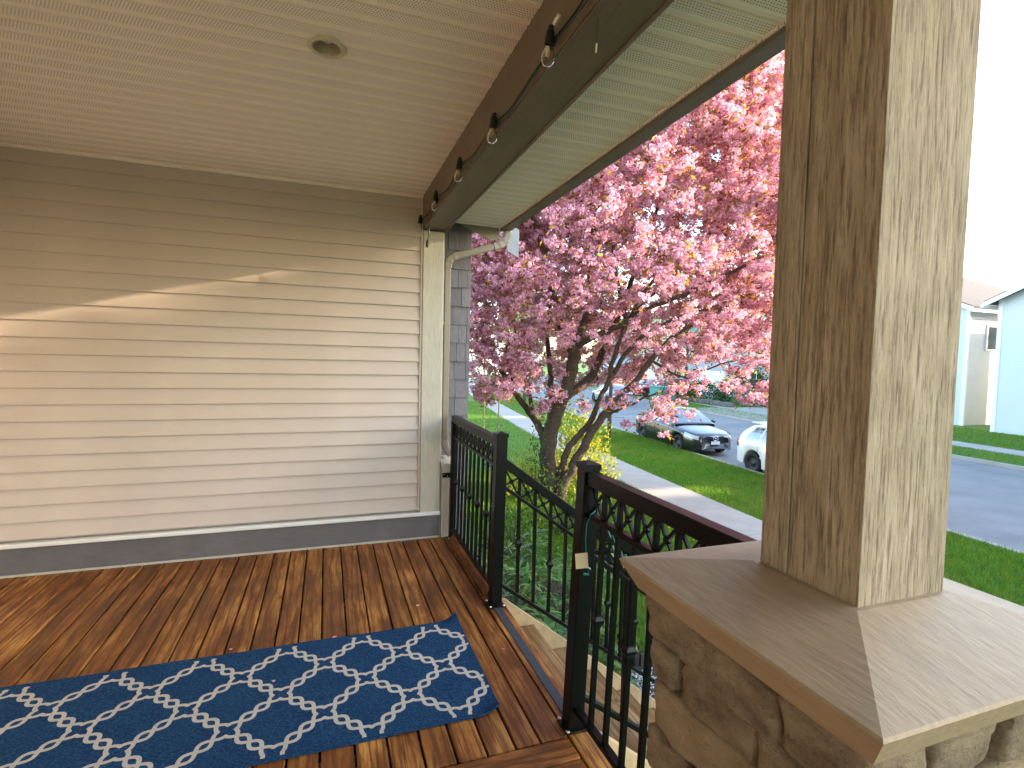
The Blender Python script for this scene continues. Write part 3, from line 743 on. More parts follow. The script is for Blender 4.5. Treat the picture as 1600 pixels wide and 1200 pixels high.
# ---------------------------------------------------------------- stone pier, cap and post
def stone_mesh(lx, ly, lz, seed):
    rr = random.Random(seed)
    bm = bmesh.new(); bmesh.ops.create_cube(bm, size=1.0)
    bmesh.ops.subdivide_edges(bm, edges=list(bm.edges), cuts=10, use_grid_fill=True)
    from mathutils import noise
    off = Vector((rr.uniform(-50, 50), rr.uniform(-50, 50), rr.uniform(-50, 50)))
    kx = rr.uniform(-.12, .12); tz = rr.uniform(-.10, .10)
    for v in bm.verts:
        p = v.co * 2
        e = 13.0
        r = (abs(p.x) ** e + abs(p.y) ** e + abs(p.z) ** e) ** (1 / e)
        p = p / max(r, 1e-6) * max(abs(p.x), abs(p.y), abs(p.z))
        q = Vector((p.x * lx / 2, p.y * ly / 2, p.z * lz / 2))
        q.z += kx * q.y * .5; q.y += tz * q.z
        n = noise.noise_vector(q * 7 + off) * .015 + noise.noise_vector(q * 22 + off) * .008 + noise.noise_vector(q * 60 + off) * .003
        v.co = q + n
    me = bpy.data.meshes.new('stone'); bm.to_mesh(me); bm.free()
    me.polygons.foreach_set('use_smooth', [True] * len(me.polygons)); me.materials.append(M['stone']); return me
PX0, PX1, PY0, PY1 = .645, 1.10, .44, .895
def pier():
    root = empty('stone_pier', (0, 0, 0), 0, 'stacked tan ledge stone pier with sloped brown cap at the right front', 'pier')
    MB().box(PX0 + .03, PY0 + .03, .003, PX1 - .03, PY1 - .03, 1.118).build('mortar_core', 'mortar', root)
    rr = random.Random(21); z = 1.125; row = 0; sd = 100
    hs = [.095, .088, .105, .10, .10, .11, .095, .10, .11, .10, .13]
    firsts = [.34, .085, .30, .13, .36, .2, .3, .12, .34, .2, .3]
    for h, fl in zip(hs, firsts):
        z0 = max(z - h, .003)
        def face(c0, c1, lens):
            y = c1; k = 0; out = []
            while y > c0 + .03:
                l = lens[k] if k < len(lens) else rr.uniform(.10, .30)
                ye = y - l
                if ye < c0 + .06: ye = c0
                out.append((ye, y)); y = ye; k += 1
            return out
        for (a, b) in face(PY0 - .012, PY1 + .012, [fl]):
            sd += 1; dp = .12
            me = stone_mesh(dp, b - a - .008, z - z0 - .005, sd)
            inst('stone', me, root, (PX0 + dp / 2 - rr.uniform(-.006, .026), (a + b) / 2, (z + z0) / 2))
        for yy in (PY0, PY1):
            for (a, b) in face(PX0 + .105, PX1 + .01, [rr.uniform(.12, .3)]):
                sd += 1; dp = .11
                me = stone_mesh(b - a - .006, dp, z - z0 - .003, sd)
                inst('stone', me, root, ((a + b) / 2, yy + (dp / 2 - .005 if yy == PY0 else -dp / 2 + .005), (z + z0) / 2))
        z = z0
        if z <= .004: break
    # cap: hipped top, under-cut edge
    cx0, cx1, cy0, cy1 = .5855, 1.16, .385, .943
    px0, px1, py0, py1 = .765, .985, .553, .763
    def ring(x0, y0, x1, y1, z): return [(x0, y0, z), (x1, y0, z), (x1, y1, z), (x0, y1, z)]
    v = ring(cx0 + .03, cy0 + .03, cx1 - .03, cy1 - .03, 1.126) + ring(cx0, cy0, cx1, cy1, 1.180) + ring(cx0 + .003, cy0 + .003, cx1 - .003, cy1 - .003, 1.184) + ring(px0, py0, px1, py1, 1.226)
    f = [(3, 2, 1, 0), (12, 13, 14, 15)]
    for r in range(3):
        for k in range(4): f.append((r * 4 + k, r * 4 + (k + 1) % 4, (r + 1) * 4 + (k + 1) % 4, (r + 1) * 4 + k))
    me = py_mesh('cap', v, f); obj_from('cap', me, 'cap', root)
pier()
def post():
    x0, x1, y0, y1 = .775, .975, .563, .753; z0, z1 = 1.222, 2.672
    root = empty('porch_post', (x0, y0, z0), 0, 'rough tan boxed porch post standing on the stone pier cap', 'post')
    h = z1 - z0; wx = x1 - x0; wy = y1 - y0
    MB().box(.006, .006, 0, wx - .006, wy - .006, h).build('core', 'post', root)
    # boards: two on the far side wrap past the side faces
    MB().box(0, wy - .058, 0, .0055, wy, h).build('side_board', 'post', root, bevel=.0015)
    MB().box(.0022, 0, .0, .0055, wy - .0605, h).build('side_board', 'post', root, bevel=.001)
    MB().box(0.0058, wy - .0055, 0, wx, wy, h).build('back_board', 'post', root, bevel=.001)
    MB().box(.0025, -.0015, 0, wx, .0055, h).build('front_board', 'post', root, bevel=.001)
    MB().box(-.012, -.012, h - .07, wx + .012, wy - .0605, h - .006).build('collar', 'post', root, bevel=.003)
post()

# ---------------------------------------------------------------- rug
def rug():
    root = empty('runner_rug', (0, 2.575, .001), 0, 'blue woven runner rug with cream twisted trellis pattern and curled corners', 'rug')
    X, XL, Yh = .752, -1.62, .425; nx, ny = 236, 86
    def lift(x, y):
        z = 0.0
        for cx, cy, r, a in ((X, Yh, .11, .045), (X, -Yh, .10, .03)):
            d = ((x - cx) ** 2 + (y - cy) ** 2) ** .5
            if d < r: z += a * (1 - d / r) ** 1.7
        z += .004 * max(0, (x - (X - .06)) / .06) ** 2
        z += .0016 * math.sin(x * 9 + y * 5) + .0016
        return z
    def pos(x, y):
        z = lift(x, y); px, py = x, y
        for cx, cy, r in ((X, Yh, .13), (X, -Yh, .12)):
            d = ((x - cx) ** 2 + (y - cy) ** 2) ** .5
            if d < r:
                k = (1 - d / r) ** 2 * .014; px -= k * .8; py -= k * .3 * (1 if cy > 0 else -1)
        return (px, py, z)
    v = []; f = []
    th = .006
    for top in (1, 0):
        for j in range(ny + 1):
            for i in range(nx + 1):
                x = XL + (X - XL) * i / nx; y = -Yh + 2 * Yh * j / ny
                p = pos(x, y); v.append((p[0], p[1], p[2] + (th if top else 0)))
    N = (nx + 1) * (ny + 1); W = nx + 1
    for j in range(ny):
        for i in range(nx):
            a = j * W + i
            f.append((a, a + 1, a + W + 1, a + W)); f.append((N + a, N + a + W, N + a + W + 1, N + a + 1))
    rim = [i for i in range(W)] + [j * W + nx for j in range(1, ny + 1)] + [ny * W + i for i in range(nx - 1, -1, -1)] + [j * W for j in range(ny - 1, 0, -1)]
    for a, b in zip(rim, rim[1:] + rim[:1]): f.append((b, a, N + a, N + b))
    me = py_mesh('rug_body', v, f); me.materials.append(M['rug']); me.materials.append(M['rug_back'])
    mi = [0] * len(me.polygons)
    for k in range(nx * ny): mi[2 * k + 1] = 1
    me.polygons.foreach_set('material_index', mi)
    body = obj_from('woven_field', me, None, root, True)
    # stitched edge
    m = MB()
    for s in (1, -1):
        pts = [Vector(pos(XL + (X - XL) * i / 90, s * Yh)) + Vector((0, 0, th * .55)) for i in range(91)]
        m.tube(pts, .0052, 6)
    for s in (1, -1):
        pts = [Vector(pos(X if s > 0 else XL, -Yh + 2 * Yh * i / 50)) + Vector((0, 0, th * .55)) for i in range(51)]
        m.tube(pts, .0042, 6)
    m.build('bound_edge', 'rug', root, True)
    # trellis strands as raised weave, each a ribbon
    m = MB(); hw = .0086
    def ribbon(pts):
        pts = [Vector((p[0], p[1], 0)) for p in pts]; vv = []; ff = []
        for i, p in enumerate(pts):
            d = (pts[min(i + 1, len(pts) - 1)] - pts[max(i - 1, 0)]).normalized(); n = Vector((-d.y, d.x, 0))
            for s in (-1, 1):
                q = p + n * hw * s
                qx = min(max(q.x, XL + .004), X - .004); qy = min(max(q.y, -Yh + .004), Yh - .004)
                r = pos(qx, qy); vv.append((r[0], r[1], r[2] + th + .0012))
        for i in range(len(pts) - 1): ff.append((2 * i, 2 * i + 1, 2 * i + 3, 2 * i + 2))
        m.add(vv, ff)
    bx, by = .1925, .193; A = .0225; r0 = .028
    nodes = []
    for i in range(-9, 6):
        for j in range(-3, 4):
            if (i + j) % 2 == 0: nodes.append((i * bx, .187 - .0 + j * by - .0))
    inside = lambda x, y: XL < x < X and abs(y) < Yh
    ends = {}
    for (nx_, ny_) in nodes:
        for sx in (1, -1):
            # edge going up (dy>0) to the right / left
            e = Vector((sx * bx, by, 0)); L = e.length; d = e / L; n = Vector((-d.y, d.x, 0))
            for sg in (1, -1):
                pts = []
                for k in range(41):
                    t = k / 40; s = r0 + (L - 2 * r0) * t
                    o = sg * A * math.cos(3 * math.pi * t) * (1.0 if .12 < t < .88 else 1.05)
                    p = (nx_ + d.x * s + n.x * o, ny_ + d.y * s + n.y * o); pts.append(p)
                # clip to rug
                run = []
                for p in pts:
                    if inside(*p) and -.402 < p[1] < .40: run.append(p)
                    else:
                        if len(run) > 2: ribbon(run)
                        run = []
                if len(run) > 2: ribbon(run)
        # joins at the node: two uprights and two short bars
        if inside(nx_, ny_):
            c = bx / math.hypot(bx, by); s_ = by / math.hypot(bx, by)
            def endp(sx, sy, side):   # side: 'v' facing left/right gap, 'h' facing top/bottom gap
                d = Vector((sx * c, sy * s_, 0)); n = Vector((-d.y, d.x, 0))
                if side == 'v': n = n if n.x * sx > 0 else -n
                else: n = n if n.y * sy > 0 else -n
                return (nx_ + d.x * r0 + n.x * A, ny_ + d.y * r0 + n.y * A)
            edge = abs(ny_) > .3
            if edge:
                si = -1 if ny_ > 0 else 1
                for sx in (1, -1):
                    q = endp(sx, si, 'v'); ribbon([q, (q[0], q[1] - si * .010), (q[0], q[1] - si * .022)])
                ribbon([endp(-1, si, 'h'), (nx_, ny_ + si * abs(endp(-1, si, 'h')[1] - ny_) * .9), endp(1, si, 'h')])
                continue
            for sx in (1, -1): ribbon([endp(sx, 1, 'v'), (nx_ + sx * (abs(endp(sx, 1, 'v')[0] - nx_) * .93), ny_), endp(sx, -1, 'v')])
            for sy in (1, -1): ribbon([endp(-1, sy, 'h'), (nx_, ny_ + sy * abs(endp(-1, sy, 'h')[1] - ny_) * .9), endp(1, sy, 'h')])
    m.build('trellis_pattern', 'rug_cream', root)
rug()
def petals():
    rr = random.Random(3)
    spots = [(.555, 3.27, 'pink fallen petals on the deck boards beyond the rug corner'), (.70, 3.14, 'tiny pink petal on the board near the far post'), (.05, 3.02, 'pink petals at the far edge of the blue rug'), (-.24, 2.68, 'pale pink petal lying on the blue rug'), (.93, 2.62, 'pink petal on the boards beside the stair opening'), (-.48, 3.05, 'small pink petal on the boards left of the rug edge')]
    for x, y, lb in spots:
        m = MB()
        z0 = .010 if 'on the blue' in lb else .003
        for k in range(3 if 'petals' in lb else 1):
            a = rr.uniform(0, 6.28); cx, cy = rr.uniform(-.012, .012), rr.uniform(-.012, .012); v = []
            for q in range(7):
                t = q / 7 * 6.283; v.append((cx + .010 * math.cos(t + a), cy + .007 * math.sin(t), .002 + .003 * math.cos(2 * t)))
            m.add(v + [(cx, cy, .0008)], [(i, (i + 1) % 7, 7) for i in range(7)])
        o = m.build('fallen_petal', 'petal_fall'); o.location = (x, y, z0); tag(o, lb, 'petal')
petals()

# ---------------------------------------------------------------- string lights on the beam
def string_lights():
    root = empty('string_lights', (0, 0, 0), 0, 'string of clear filament bulbs on green-black cord along the brown beam', 'string lights')
    ys = [1.10, 1.756, 2.414, 3.095, 3.807, 4.46]
    zs = [2.745, 2.728, 2.705, 2.735, 2.745, 2.735]
    X = .742
    m = MB()
    for i in range(len(ys) - 1):
        pts = []
        for k in range(13):
            t = k / 12; pts.append((X + .012 + .004 * math.sin(9 * t + i), ys[i] + (ys[i + 1] - ys[i]) * t, zs[i] + .008 + (zs[i + 1] - zs[i]) * t - (.020 + .012 * (i % 2)) * math.sin(math.pi * t)))
        m.tube(pts, .0035, 6)
    m.build('cord', 'rubber', root, True)
    m = MB()
    for i in range(len(ys) - 1):
        pts = []
        for k in range(17):
            t = k / 16; sag = (.055 if i in (0, 1) else .07) * math.sin(math.pi * t) ** .8
            pts.append((X + .008 + .008 * math.sin(7 * t + 2 * i), ys[i] - .01 + (ys[i + 1] - ys[i]) * t, zs[i] - .005 + (zs[i + 1] - zs[i]) * t - sag * .75))
        m.tube(pts, .0032, 6)
    m.build('second_cord', 'green_wire', root, True)
    sock = MB().lathe([(.0, .045), (.010, .045), (.012, .03), (.016, .022), (.0175, -.008), (.0185, -.022), (.015, -.024), (.0, -.024)], 14).mesh('socket'); sock.materials.append(M['rubber'])
    bulb = MB().lathe([(.011, -.022), (.0125, -.030), (.019, -.046), (.0245, -.062), (.0255, -.074), (.022, -.088), (.013, -.098), (.0, -.101)], 18).mesh('bulb'); bulb.materials.append(M['bulb'])
    bulb.polygons.foreach_set('use_smooth', [True] * len(bulb.polygons))
    fm = MB().tube([(-.005, 0, -.03), (-.006, 0, -.062), (0, 0, -.068), (.006, 0, -.062), (.005, 0, -.03)], .0016, 5).tube([(0, 0, -.026), (0, 0, -.055)], .004, 6).mesh('filament'); fm.materials.append(M['filament'])
    for i in range(1, 6):
        s = inst('socket', sock, root, (X - .004, ys[i], zs[i]), (R(-4), R(6), 0))
        inst('bulb', bulb, s); inst('filament', fm, s)
    # taped joins and hanging plug
    MB().tube([(X - .012, 1.765, 2.672), (X - .014, 1.752, 2.70)], .0075, 8).build('tape', 'tape', root)
    MB().tube([(X - .012, 1.70, 2.745), (X - .012, 1.665, 2.752)], .0075, 8).build('tape', 'tape', root)
    MB().tube([(X, 3.85, 2.70), (X - .012, 4.02, 2.62), (X - .006, 4.05, 2.56), (X - .004, 4.08, 2.52), (X - .004, 4.08, 2.50)], .003, 6).build('tail_cord', 'rubber', root)
    MB().tube([(X - .004, 4.08, 2.50), (X - .008, 4.085, 2.485), (X - .010, 4.09, 2.44)], [.006, .011, .012], 8).build('plug', 'rubber', root)
    MB().tube([(X, 4.06, 2.545), (X - .003, 4.072, 2.575)], .007, 7).build('tape', 'tape', root)
    MB().tube([(X + .06, 1.52, 2.672), (X + .058, 1.52, 2.63), (X + .06, 1.525, 2.60)], .0014, 5).build('dangling_wire', 'rubber', root)
    MB().tube([(X + .06, 1.525, 2.60), (X + .058, 1.525, 2.572)], .0028, 6).build('mini_bulb', 'tape', root)
string_lights()
def fairy_lights():
    root = empty('fairy_lights', (1.03, 1.93, .94), 0, 'green mini light string with cream paper tag hanging from the near railing post', 'fairy lights')
    wx = -.005
    MB().tube([(.03, -.03, .03), (.0, -.045, .02), (-.02, -.05, -.02), (-.022, -.05, -.08), (-.018, -.05, -.13), (-.015, -.05, -.165)], .0022, 5).build('wire', 'teal_plastic', root)
    t = MB().box(-.026, -.0008, -.033, .026, .0008, .033).build('tag', 'tag_paper', root); t.location = (-.040, -.055, -.165); t.rotation_euler = (R(4), R(-6), R(-15))
    MB().tube([(-.018, -.052, -.19), (-.002, -.054, -.205), (-.01, -.055, -.225), (-.028, -.054, -.222)], .006, 6).build('plug', 'teal_plastic', root)
    for k in range(5):
        y = -.12 - .05 * k
        MB().tube([(.05, y + .03, -.02 - .02 * k), (.055, y, -.06 - .025 * k), (.045, y - .02, -.04 - .02 * k)], .0022, 5).build('wire', 'teal_plastic', root)
    for k in range(3):
        MB().tube([(.05, -.14 - .07 * k, -.08 - .03 * k), (.058, -.15 - .07 * k, -.11 - .03 * k)], .0045, 6).build('mini_lamp', 'tag_paper' if k == 1 else 'teal_plastic', root)
fairy_lights()

# ---------------------------------------------------------------- vegetation helpers
def quads(c, d, n, ln, wd, fold=0.0, shape='leaf'):
    """leaf/petal faces: centre base c, direction d, side n; rhombus-like quads"""
    c = np.asarray(c); ln = np.asarray(ln)[:, None]; wd = np.asarray(wd)[:, None]
    v = np.stack([c, c + d * ln * .5 + n * wd * .5, c + d * ln, c + d * ln * .5 - n * wd * .5], 1)
    return v.reshape(-1, 3), np.arange(len(c) * 4).reshape(-1, 4)
def rand_dirs(n):
    v = rng.normal(size=(n, 3)); return v / np.linalg.norm(v, axis=1, keepdims=True)
def perp(d):
    r = rand_dirs(len(d)); p = np.cross(d, r); return p / np.maximum(np.linalg.norm(p, axis=1, keepdims=True), 1e-6)
def branch_mesh(segs, n=6):
    """segs: list of (p0, p1, r0, r1) -> tapered prisms in one mesh"""
    m = MB()
    V = []; F = []
    a = np.array([s[0] for s in segs]); b = np.array([s[1] for s in segs]); r0 = np.array([s[2] for s in segs]); r1 = np.array([s[3] for s in segs])
    d = b - a; L = np.linalg.norm(d, axis=1, keepdims=True); d = d / np.maximum(L, 1e-6)
    b = b + d * r1[:, None] * .6
    ref = np.tile(np.array([[.31, .17, .93]]), (len(segs), 1)); u = np.cross(d, ref); u /= np.maximum(np.linalg.norm(u, axis=1, keepdims=True), 1e-6); w_ = np.cross(d, u)
    rings = []
    for p, r in ((a, r0), (b, r1)):
        for k in range(n):
            t = 2 * math.pi * k / n; rings.append(p + (u * math.cos(t) + w_ * math.sin(t)) * r[:, None])
    V = np.stack(rings, 1).reshape(-1, 3); base = np.arange(len(segs))[:, None] * (2 * n); F = []
    for k in range(n):
        k2 = (k + 1) % n; F.append(np.concatenate([base + k, base + k2, base + n + k2, base + n + k], 1))
    return V, np.concatenate(F, 0)

# ---------------------------------------------------------------- the cherry tree
LIMBS = {
    'A': [(4.6, 10.1, -1.42), (4.48, 10.1, -0.78), (4.46, 10.1, -0.3), (4.55, 10.1, 0.24), (4.84, 10.1, 1.0), (4.99, 10.1, 1.55), (4.95, 10.1, 1.8)],
    'A1': [(4.95, 10.1, 1.8), (4.7, 9.95, 2.13), (4.46, 9.8, 2.46), (4.15, 9.65, 3.31), (3.91, 9.5, 3.91), (3.64, 9.35, 4.32), (3.47, 9.2, 4.79)],
    'A3': [(4.95, 10.1, 1.8), (5.13, 10.18, 2.15), (5.35, 10.25, 2.6), (5.42, 10.32, 3.14), (5.45, 10.39, 3.79), (5.52, 10.46, 4.61), (5.74, 10.53, 5.48), (5.94, 10.6, 6.3)],
    'A2': [(4.95, 10.1, 1.8), (5.14, 9.89, 1.98), (5.5, 9.68, 2.19), (5.84, 9.46, 2.38), (6.19, 9.25, 2.65), (6.8, 9.03, 2.92), (7.57, 8.82, 3.3), (8.51, 8.6, 3.8)],
    'A2b': [(5.86, 9.5, 2.38), (5.7, 9.38, 2.81), (5.46, 9.26, 3.3), (5.3, 9.14, 3.89), (5.41, 9.02, 4.62), (5.56, 8.9, 5.21)],
    'B': [(4.52, 10.2, -0.32), (4.69, 10.35, 0.21), (4.9, 10.5, 0.64), (5.65, 10.65, 1.13), (5.93, 10.8, 1.45), (6.27, 10.95, 2.01), (6.75, 11.1, 2.88), (7.13, 11.25, 3.7), (7.6, 11.4, 4.63), (8.01, 11.55, 5.59), (8.46, 11.7, 6.67)],
    'B2': [(6.13, 10.7, 2.0), (7.18, 11.0, 2.93), (8.29, 11.3, 3.79), (9.28, 11.6, 4.75), (10.12, 11.9, 5.76)],
    'C': [(4.61, 10.0, -1.40), (4.68, 9.92, -0.88), (4.82, 9.84, -0.24), (5.15, 9.76, 0.17), (5.39, 9.68, 0.69), (5.57, 9.6, 1.18), (5.66, 9.52, 1.75), (5.94, 9.44, 2.5), (6.4, 9.36, 3.25), (6.95, 9.28, 3.81), (7.68, 9.2, 4.33)],
    'C2': [(5.63, 9.7, 1.17), (5.94, 9.4, 1.84), (6.57, 9.1, 2.38), (7.43, 8.8, 2.73), (8.61, 8.5, 3.23)],
    'D': [(4.62, 9.9, -1.42), (4.68, 9.78, -1.02), (4.92, 9.66, -0.48), (5.28, 9.54, 0.21), (5.61, 9.42, 0.73), (6.07, 9.29, 1.21), (6.31, 9.17, 1.61), (6.85, 9.05, 2.19), (7.54, 8.93, 2.61), (8.33, 8.8, 2.91)],
    'D2': [(5.43, 9.6, 0.36), (5.7, 9.3, 0.61), (5.96, 9.0, 0.81), (6.27, 8.7, 1.0)],
    'D3': [(6.4, 9.3, 1.61), (6.94, 8.9, 1.27), (7.16, 8.5, 1.48), (7.65, 8.1, 1.69)],
    'E': [(4.4, 10.2, -0.18), (4.33, 10.32, 0.11), (4.21, 10.44, 0.35), (3.81, 10.55, 0.87), (3.52, 10.67, 1.41), (3.26, 10.79, 1.91), (3.05, 10.9, 2.32)],
    'E2': [(3.76, 10.4, 0.88), (3.6, 10.35, 1.78), (3.32, 10.3, 2.24), (3.05, 10.25, 2.74), (2.9, 10.2, 3.37)],
    'E3': [(4.12, 10.2, 0.38), (4.08, 10.42, 1.04), (3.93, 10.64, 1.73), (3.84, 10.86, 2.57), (3.82, 11.08, 3.43), (3.72, 11.3, 4.17)],
    'F': [(4.44, 10.3, -0.13), (4.69, 10.52, 0.54), (4.73, 10.73, 1.32), (4.74, 10.95, 2.04), (4.91, 11.16, 2.79), (5.11, 11.38, 3.72), (5.43, 11.59, 4.84), (5.67, 11.8, 5.85)],
}
LR = {'A': (.20, .115), 'A1': (.10, .04), 'A3': (.095, .035), 'A2': (.08, .03), 'A2b': (.055, .025), 'B': (.13, .035), 'B2': (.06, .025), 'C': (.085, .028), 'C2': (.055, .022), 'D': (.12, .03), 'D2': (.045, .014), 'D3': (.03, .012), 'E': (.10, .028), 'E2': (.05, .016), 'E3': (.05, .018), 'F': (.085, .022)}
def cherry():
    root = empty('cherry_tree', (4.6, 10.05, Z_YARD), 0, 'multi-stemmed pink flowering cherry tree in full blossom on the front lawn', 'tree')
    segs = []; nodes = []; nrad = []; ndir = []
    for k, pts in LIMBS.items():
        p = np.array(pts); r0, r1 = LR[k]
        # smooth resample (Catmull-Rom)
        P = np.vstack([2 * p[0] - p[1], p, 2 * p[-1] - p[-2]]); out = []
        for i in range(1, len(P) - 2):
            for t in np.linspace(0, 1, 5, endpoint=False):
                out.append(.5 * ((2 * P[i]) + (-P[i - 1] + P[i + 1]) * t + (2 * P[i - 1] - 5 * P[i] + 4 * P[i + 1] - P[i + 2]) * t * t + (-P[i - 1] + 3 * P[i] - 3 * P[i + 1] + P[i + 2]) * t ** 3))
        out.append(p[-1]); out = np.array(out); out[1:-1] += rng.normal(size=(len(out) - 2, 3)) * .012
        m = len(out); rr = r0 + (r1 - r0) * (np.linspace(0, 1, m) ** .8)
        if k in ('A', 'D', 'C'): rr = rr * (1 + .45 * np.exp(-np.linspace(0, 1, m) * 14))
        for i in range(m - 1): segs.append((out[i], out[i + 1], rr[i], rr[i + 1]))
        start = 0 if k not in ('A',) else m
        s0 = int(m * .45) if k in ('B', 'C', 'D', 'F', 'E') else int(m * .15)
        for i in range(s0 if k != 'A' else m - 2, m): nodes.append(out[i]); nrad.append(rr[i])
    trunk_V, trunk_F = branch_mesh(segs, 9)
    obj = obj_from('trunk', np_mesh('trunk', trunk_V - np.array([4.6, 10.05, Z_YARD]), trunk_F), 'bark', root, True)
    # twig ends: attractors filling the crown, joined to the nearest wood
    N = 3700
    cpt = np.array([6.35, 10.0, 4.9]); rad = np.array([4.3, 3.5, 4.9])
    A = []
    while len(A) < N:
        q = rng.uniform(-1, 1, 3); r = np.linalg.norm(q)
        if r > 1 or r < .25: continue
        pnt = cpt + q * rad
        if pnt[2] < .85 + .26 * max(0, pnt[0] - 5.4): continue
        # keep the trunk zone open
        if pnt[2] < 1.9 and abs(pnt[0] - 4.95) < 1.15 and pnt[1] < 10.6: continue
        if pnt[0] < 2.7 and pnt[2] < 1.0: continue
        if pnt[1] < 6.9: continue
        A.append(pnt)
    # low hanging sprays seen over the street and at the left
    extra = []
    for (cx, cy, cz, sx, sy, sz, n) in ((6.3, 8.7, .95, .55, .4, .22, 26), (5.55, 9.0, .75, .35, .3, .18, 12), (7.5, 8.2, 1.3, .8, .4, .22, 22), (8.6, 8.3, 1.15, .5, .3, .2, 12), (3.35, 10.5, 1.0, .35, .5, .16, 18), (4.2, 9.8, 1.1, .5, .3, .3, 26), (3.2, 10.2, 1.7, .5, .5, .4, 40), (8.9, 7.9, .92, .28, .2, .12, 8), (2.95, 10.2, 3.3, .45, .6, .9, 150), (3.2, 10.4, 4.6, .5, .6, .6, 80), (9.3, 9.4, 4.2, .8, .8, 1.2, 170), (9.2, 10, 7.2, .9, .9, 1.2, 170)):
        for _ in range(n): extra.append(np.array([cx, cy, cz]) + rng.normal(size=3) * np.array([sx, sy, sz]))
    A = np.array(A + extra)
    base = np.array([4.9, 10.0, 1.2])
    A = A[np.argsort(np.linalg.norm(A - base, axis=1))]
    NP = np.array(nodes); NR = list(nrad); tsegs = []; tips = []
    buf = np.zeros((len(A) * 5 + len(NP), 3)); buf[:len(NP)] = NP; cnt = len(NP); R_ = np.zeros(len(buf)); R_[:cnt] = nrad
    for a in A:
        d = np.linalg.norm(buf[:cnt] - a, axis=1) + np.maximum(0, buf[:cnt, 2] - a[2]) * .35
        j = int(np.argmin(d)); p = buf[j]; L = np.linalg.norm(a - p)
        if L < .12 or L > 2.6: continue
        r0 = min(R_[j] * .6, .006 + .010 * L); r1 = .004
        nn = 4
        bow = rng.normal(size=3) * .07 * L; bow[2] -= .04 * L
        prev = p; pr = r0
        for k in range(1, nn + 1):
            t = k / nn; q = p + (a - p) * t + bow * math.sin(math.pi * t); rr_ = r0 + (r1 - r0) * t
            tsegs.append((prev, q, pr, rr_)); prev = q; pr = rr_
            buf[cnt] = q; R_[cnt] = rr_; cnt += 1
            tips.append((q, (a - p) / L, t))
    V, F = branch_mesh(tsegs, 4)
    obj_from('twigs', np_mesh('twigs', V - np.array([4.6, 10.05, Z_YARD]), F), 'bark', root, True)
    # blossom clusters along twigs
    T = np.array([t[0] for t in tips]); D = np.array([t[1] for t in tips])
    C = []; lp_ = np.array([q[0] for q in segs]); lr_ = np.array([q[2] for q in segs])
    for t, d in zip(T, D):
        hollow = math.sin(t[0] * 1.7 + 2) * math.sin(t[2] * 1.9) * math.sin(t[1] * 1.5 + 1)
        if rng.random() < .25 + .30 * max(0, hollow): continue
        c = t + rng.normal(size=3) * .06; c[2] -= .05
        dl = np.linalg.norm(lp_ - c, axis=1) - lr_
        if dl.min() < .22 and rng.random() < .85: continue
        if c[2] < 4.3 and 3.7 < c[0] < 8.0 and c[1] < 9.7 + .08 * c[2] and rng.random() < .62 - .06 * max(0, c[2] - 2): continue
        C.append(c)
    C = np.array(C); n = len(C); print('clusters', n)
    # each cluster is a handful of round pompoms, each pompom a ball of ruffled petals
    np_ = 9; per = 13
    cr = rng.uniform(.07, .15, n)
    pd = rand_dirs(n * np_); pd[:, 2] -= .25
    PC = np.repeat(C, np_, 0) + pd * np.repeat(cr, np_)[:, None] * rng.uniform(.5, 1.05, (n * np_, 1)) * np.array([1.2, 1.2, .8])
    m_ = n * np_ * per; dirs = rand_dirs(m_); rr_ = np.repeat(rng.uniform(.030, .050, n * np_), per)
    pos = np.repeat(PC, per, 0) + dirs * (rr_ * rng.uniform(.75, 1.0, m_))[:, None]
    nd = dirs + rng.normal(size=dirs.shape) * .45; nd /= np.linalg.norm(nd, axis=1, keepdims=True)
    u = perp(nd); w_ = np.cross(nd, u); s = rng.uniform(.014, .024, m_)[:, None]
    V = np.stack([pos + u * s + nd * s * .35, pos + w_ * s * .9 + nd * s * .1, pos - u * s + nd * s * .35, pos - w_ * s * .9 - nd * s * .15], 1).reshape(-1, 3)
    F = np.arange(m_ * 4).reshape(-1, 4)
    o = obj_from('blossoms', np_mesh('blossoms', V - np.array([4.6, 10.05, Z_YARD]), F), 'blossom', root); o['kind'] = 'stuff'
    # bronze young leaves between clusters
    lp = 6; m2 = n * lp
    base_ = np.repeat(C, lp, 0) + rng.normal(size=(m2, 3)) * .10
    d = rand_dirs(m2); d[:, 2] = d[:, 2] * .5 - .1; d /= np.linalg.norm(d, axis=1, keepdims=True); nn_ = perp(d)
    V, F = quads(base_, d, nn_, rng.uniform(.07, .14, m2), rng.uniform(.03, .055, m2))
    o = obj_from('leaves', np_mesh('leaves', V - np.array([4.6, 10.05, Z_YARD]), F), 'bronze_leaf', root); o['kind'] = 'stuff'
cherry()

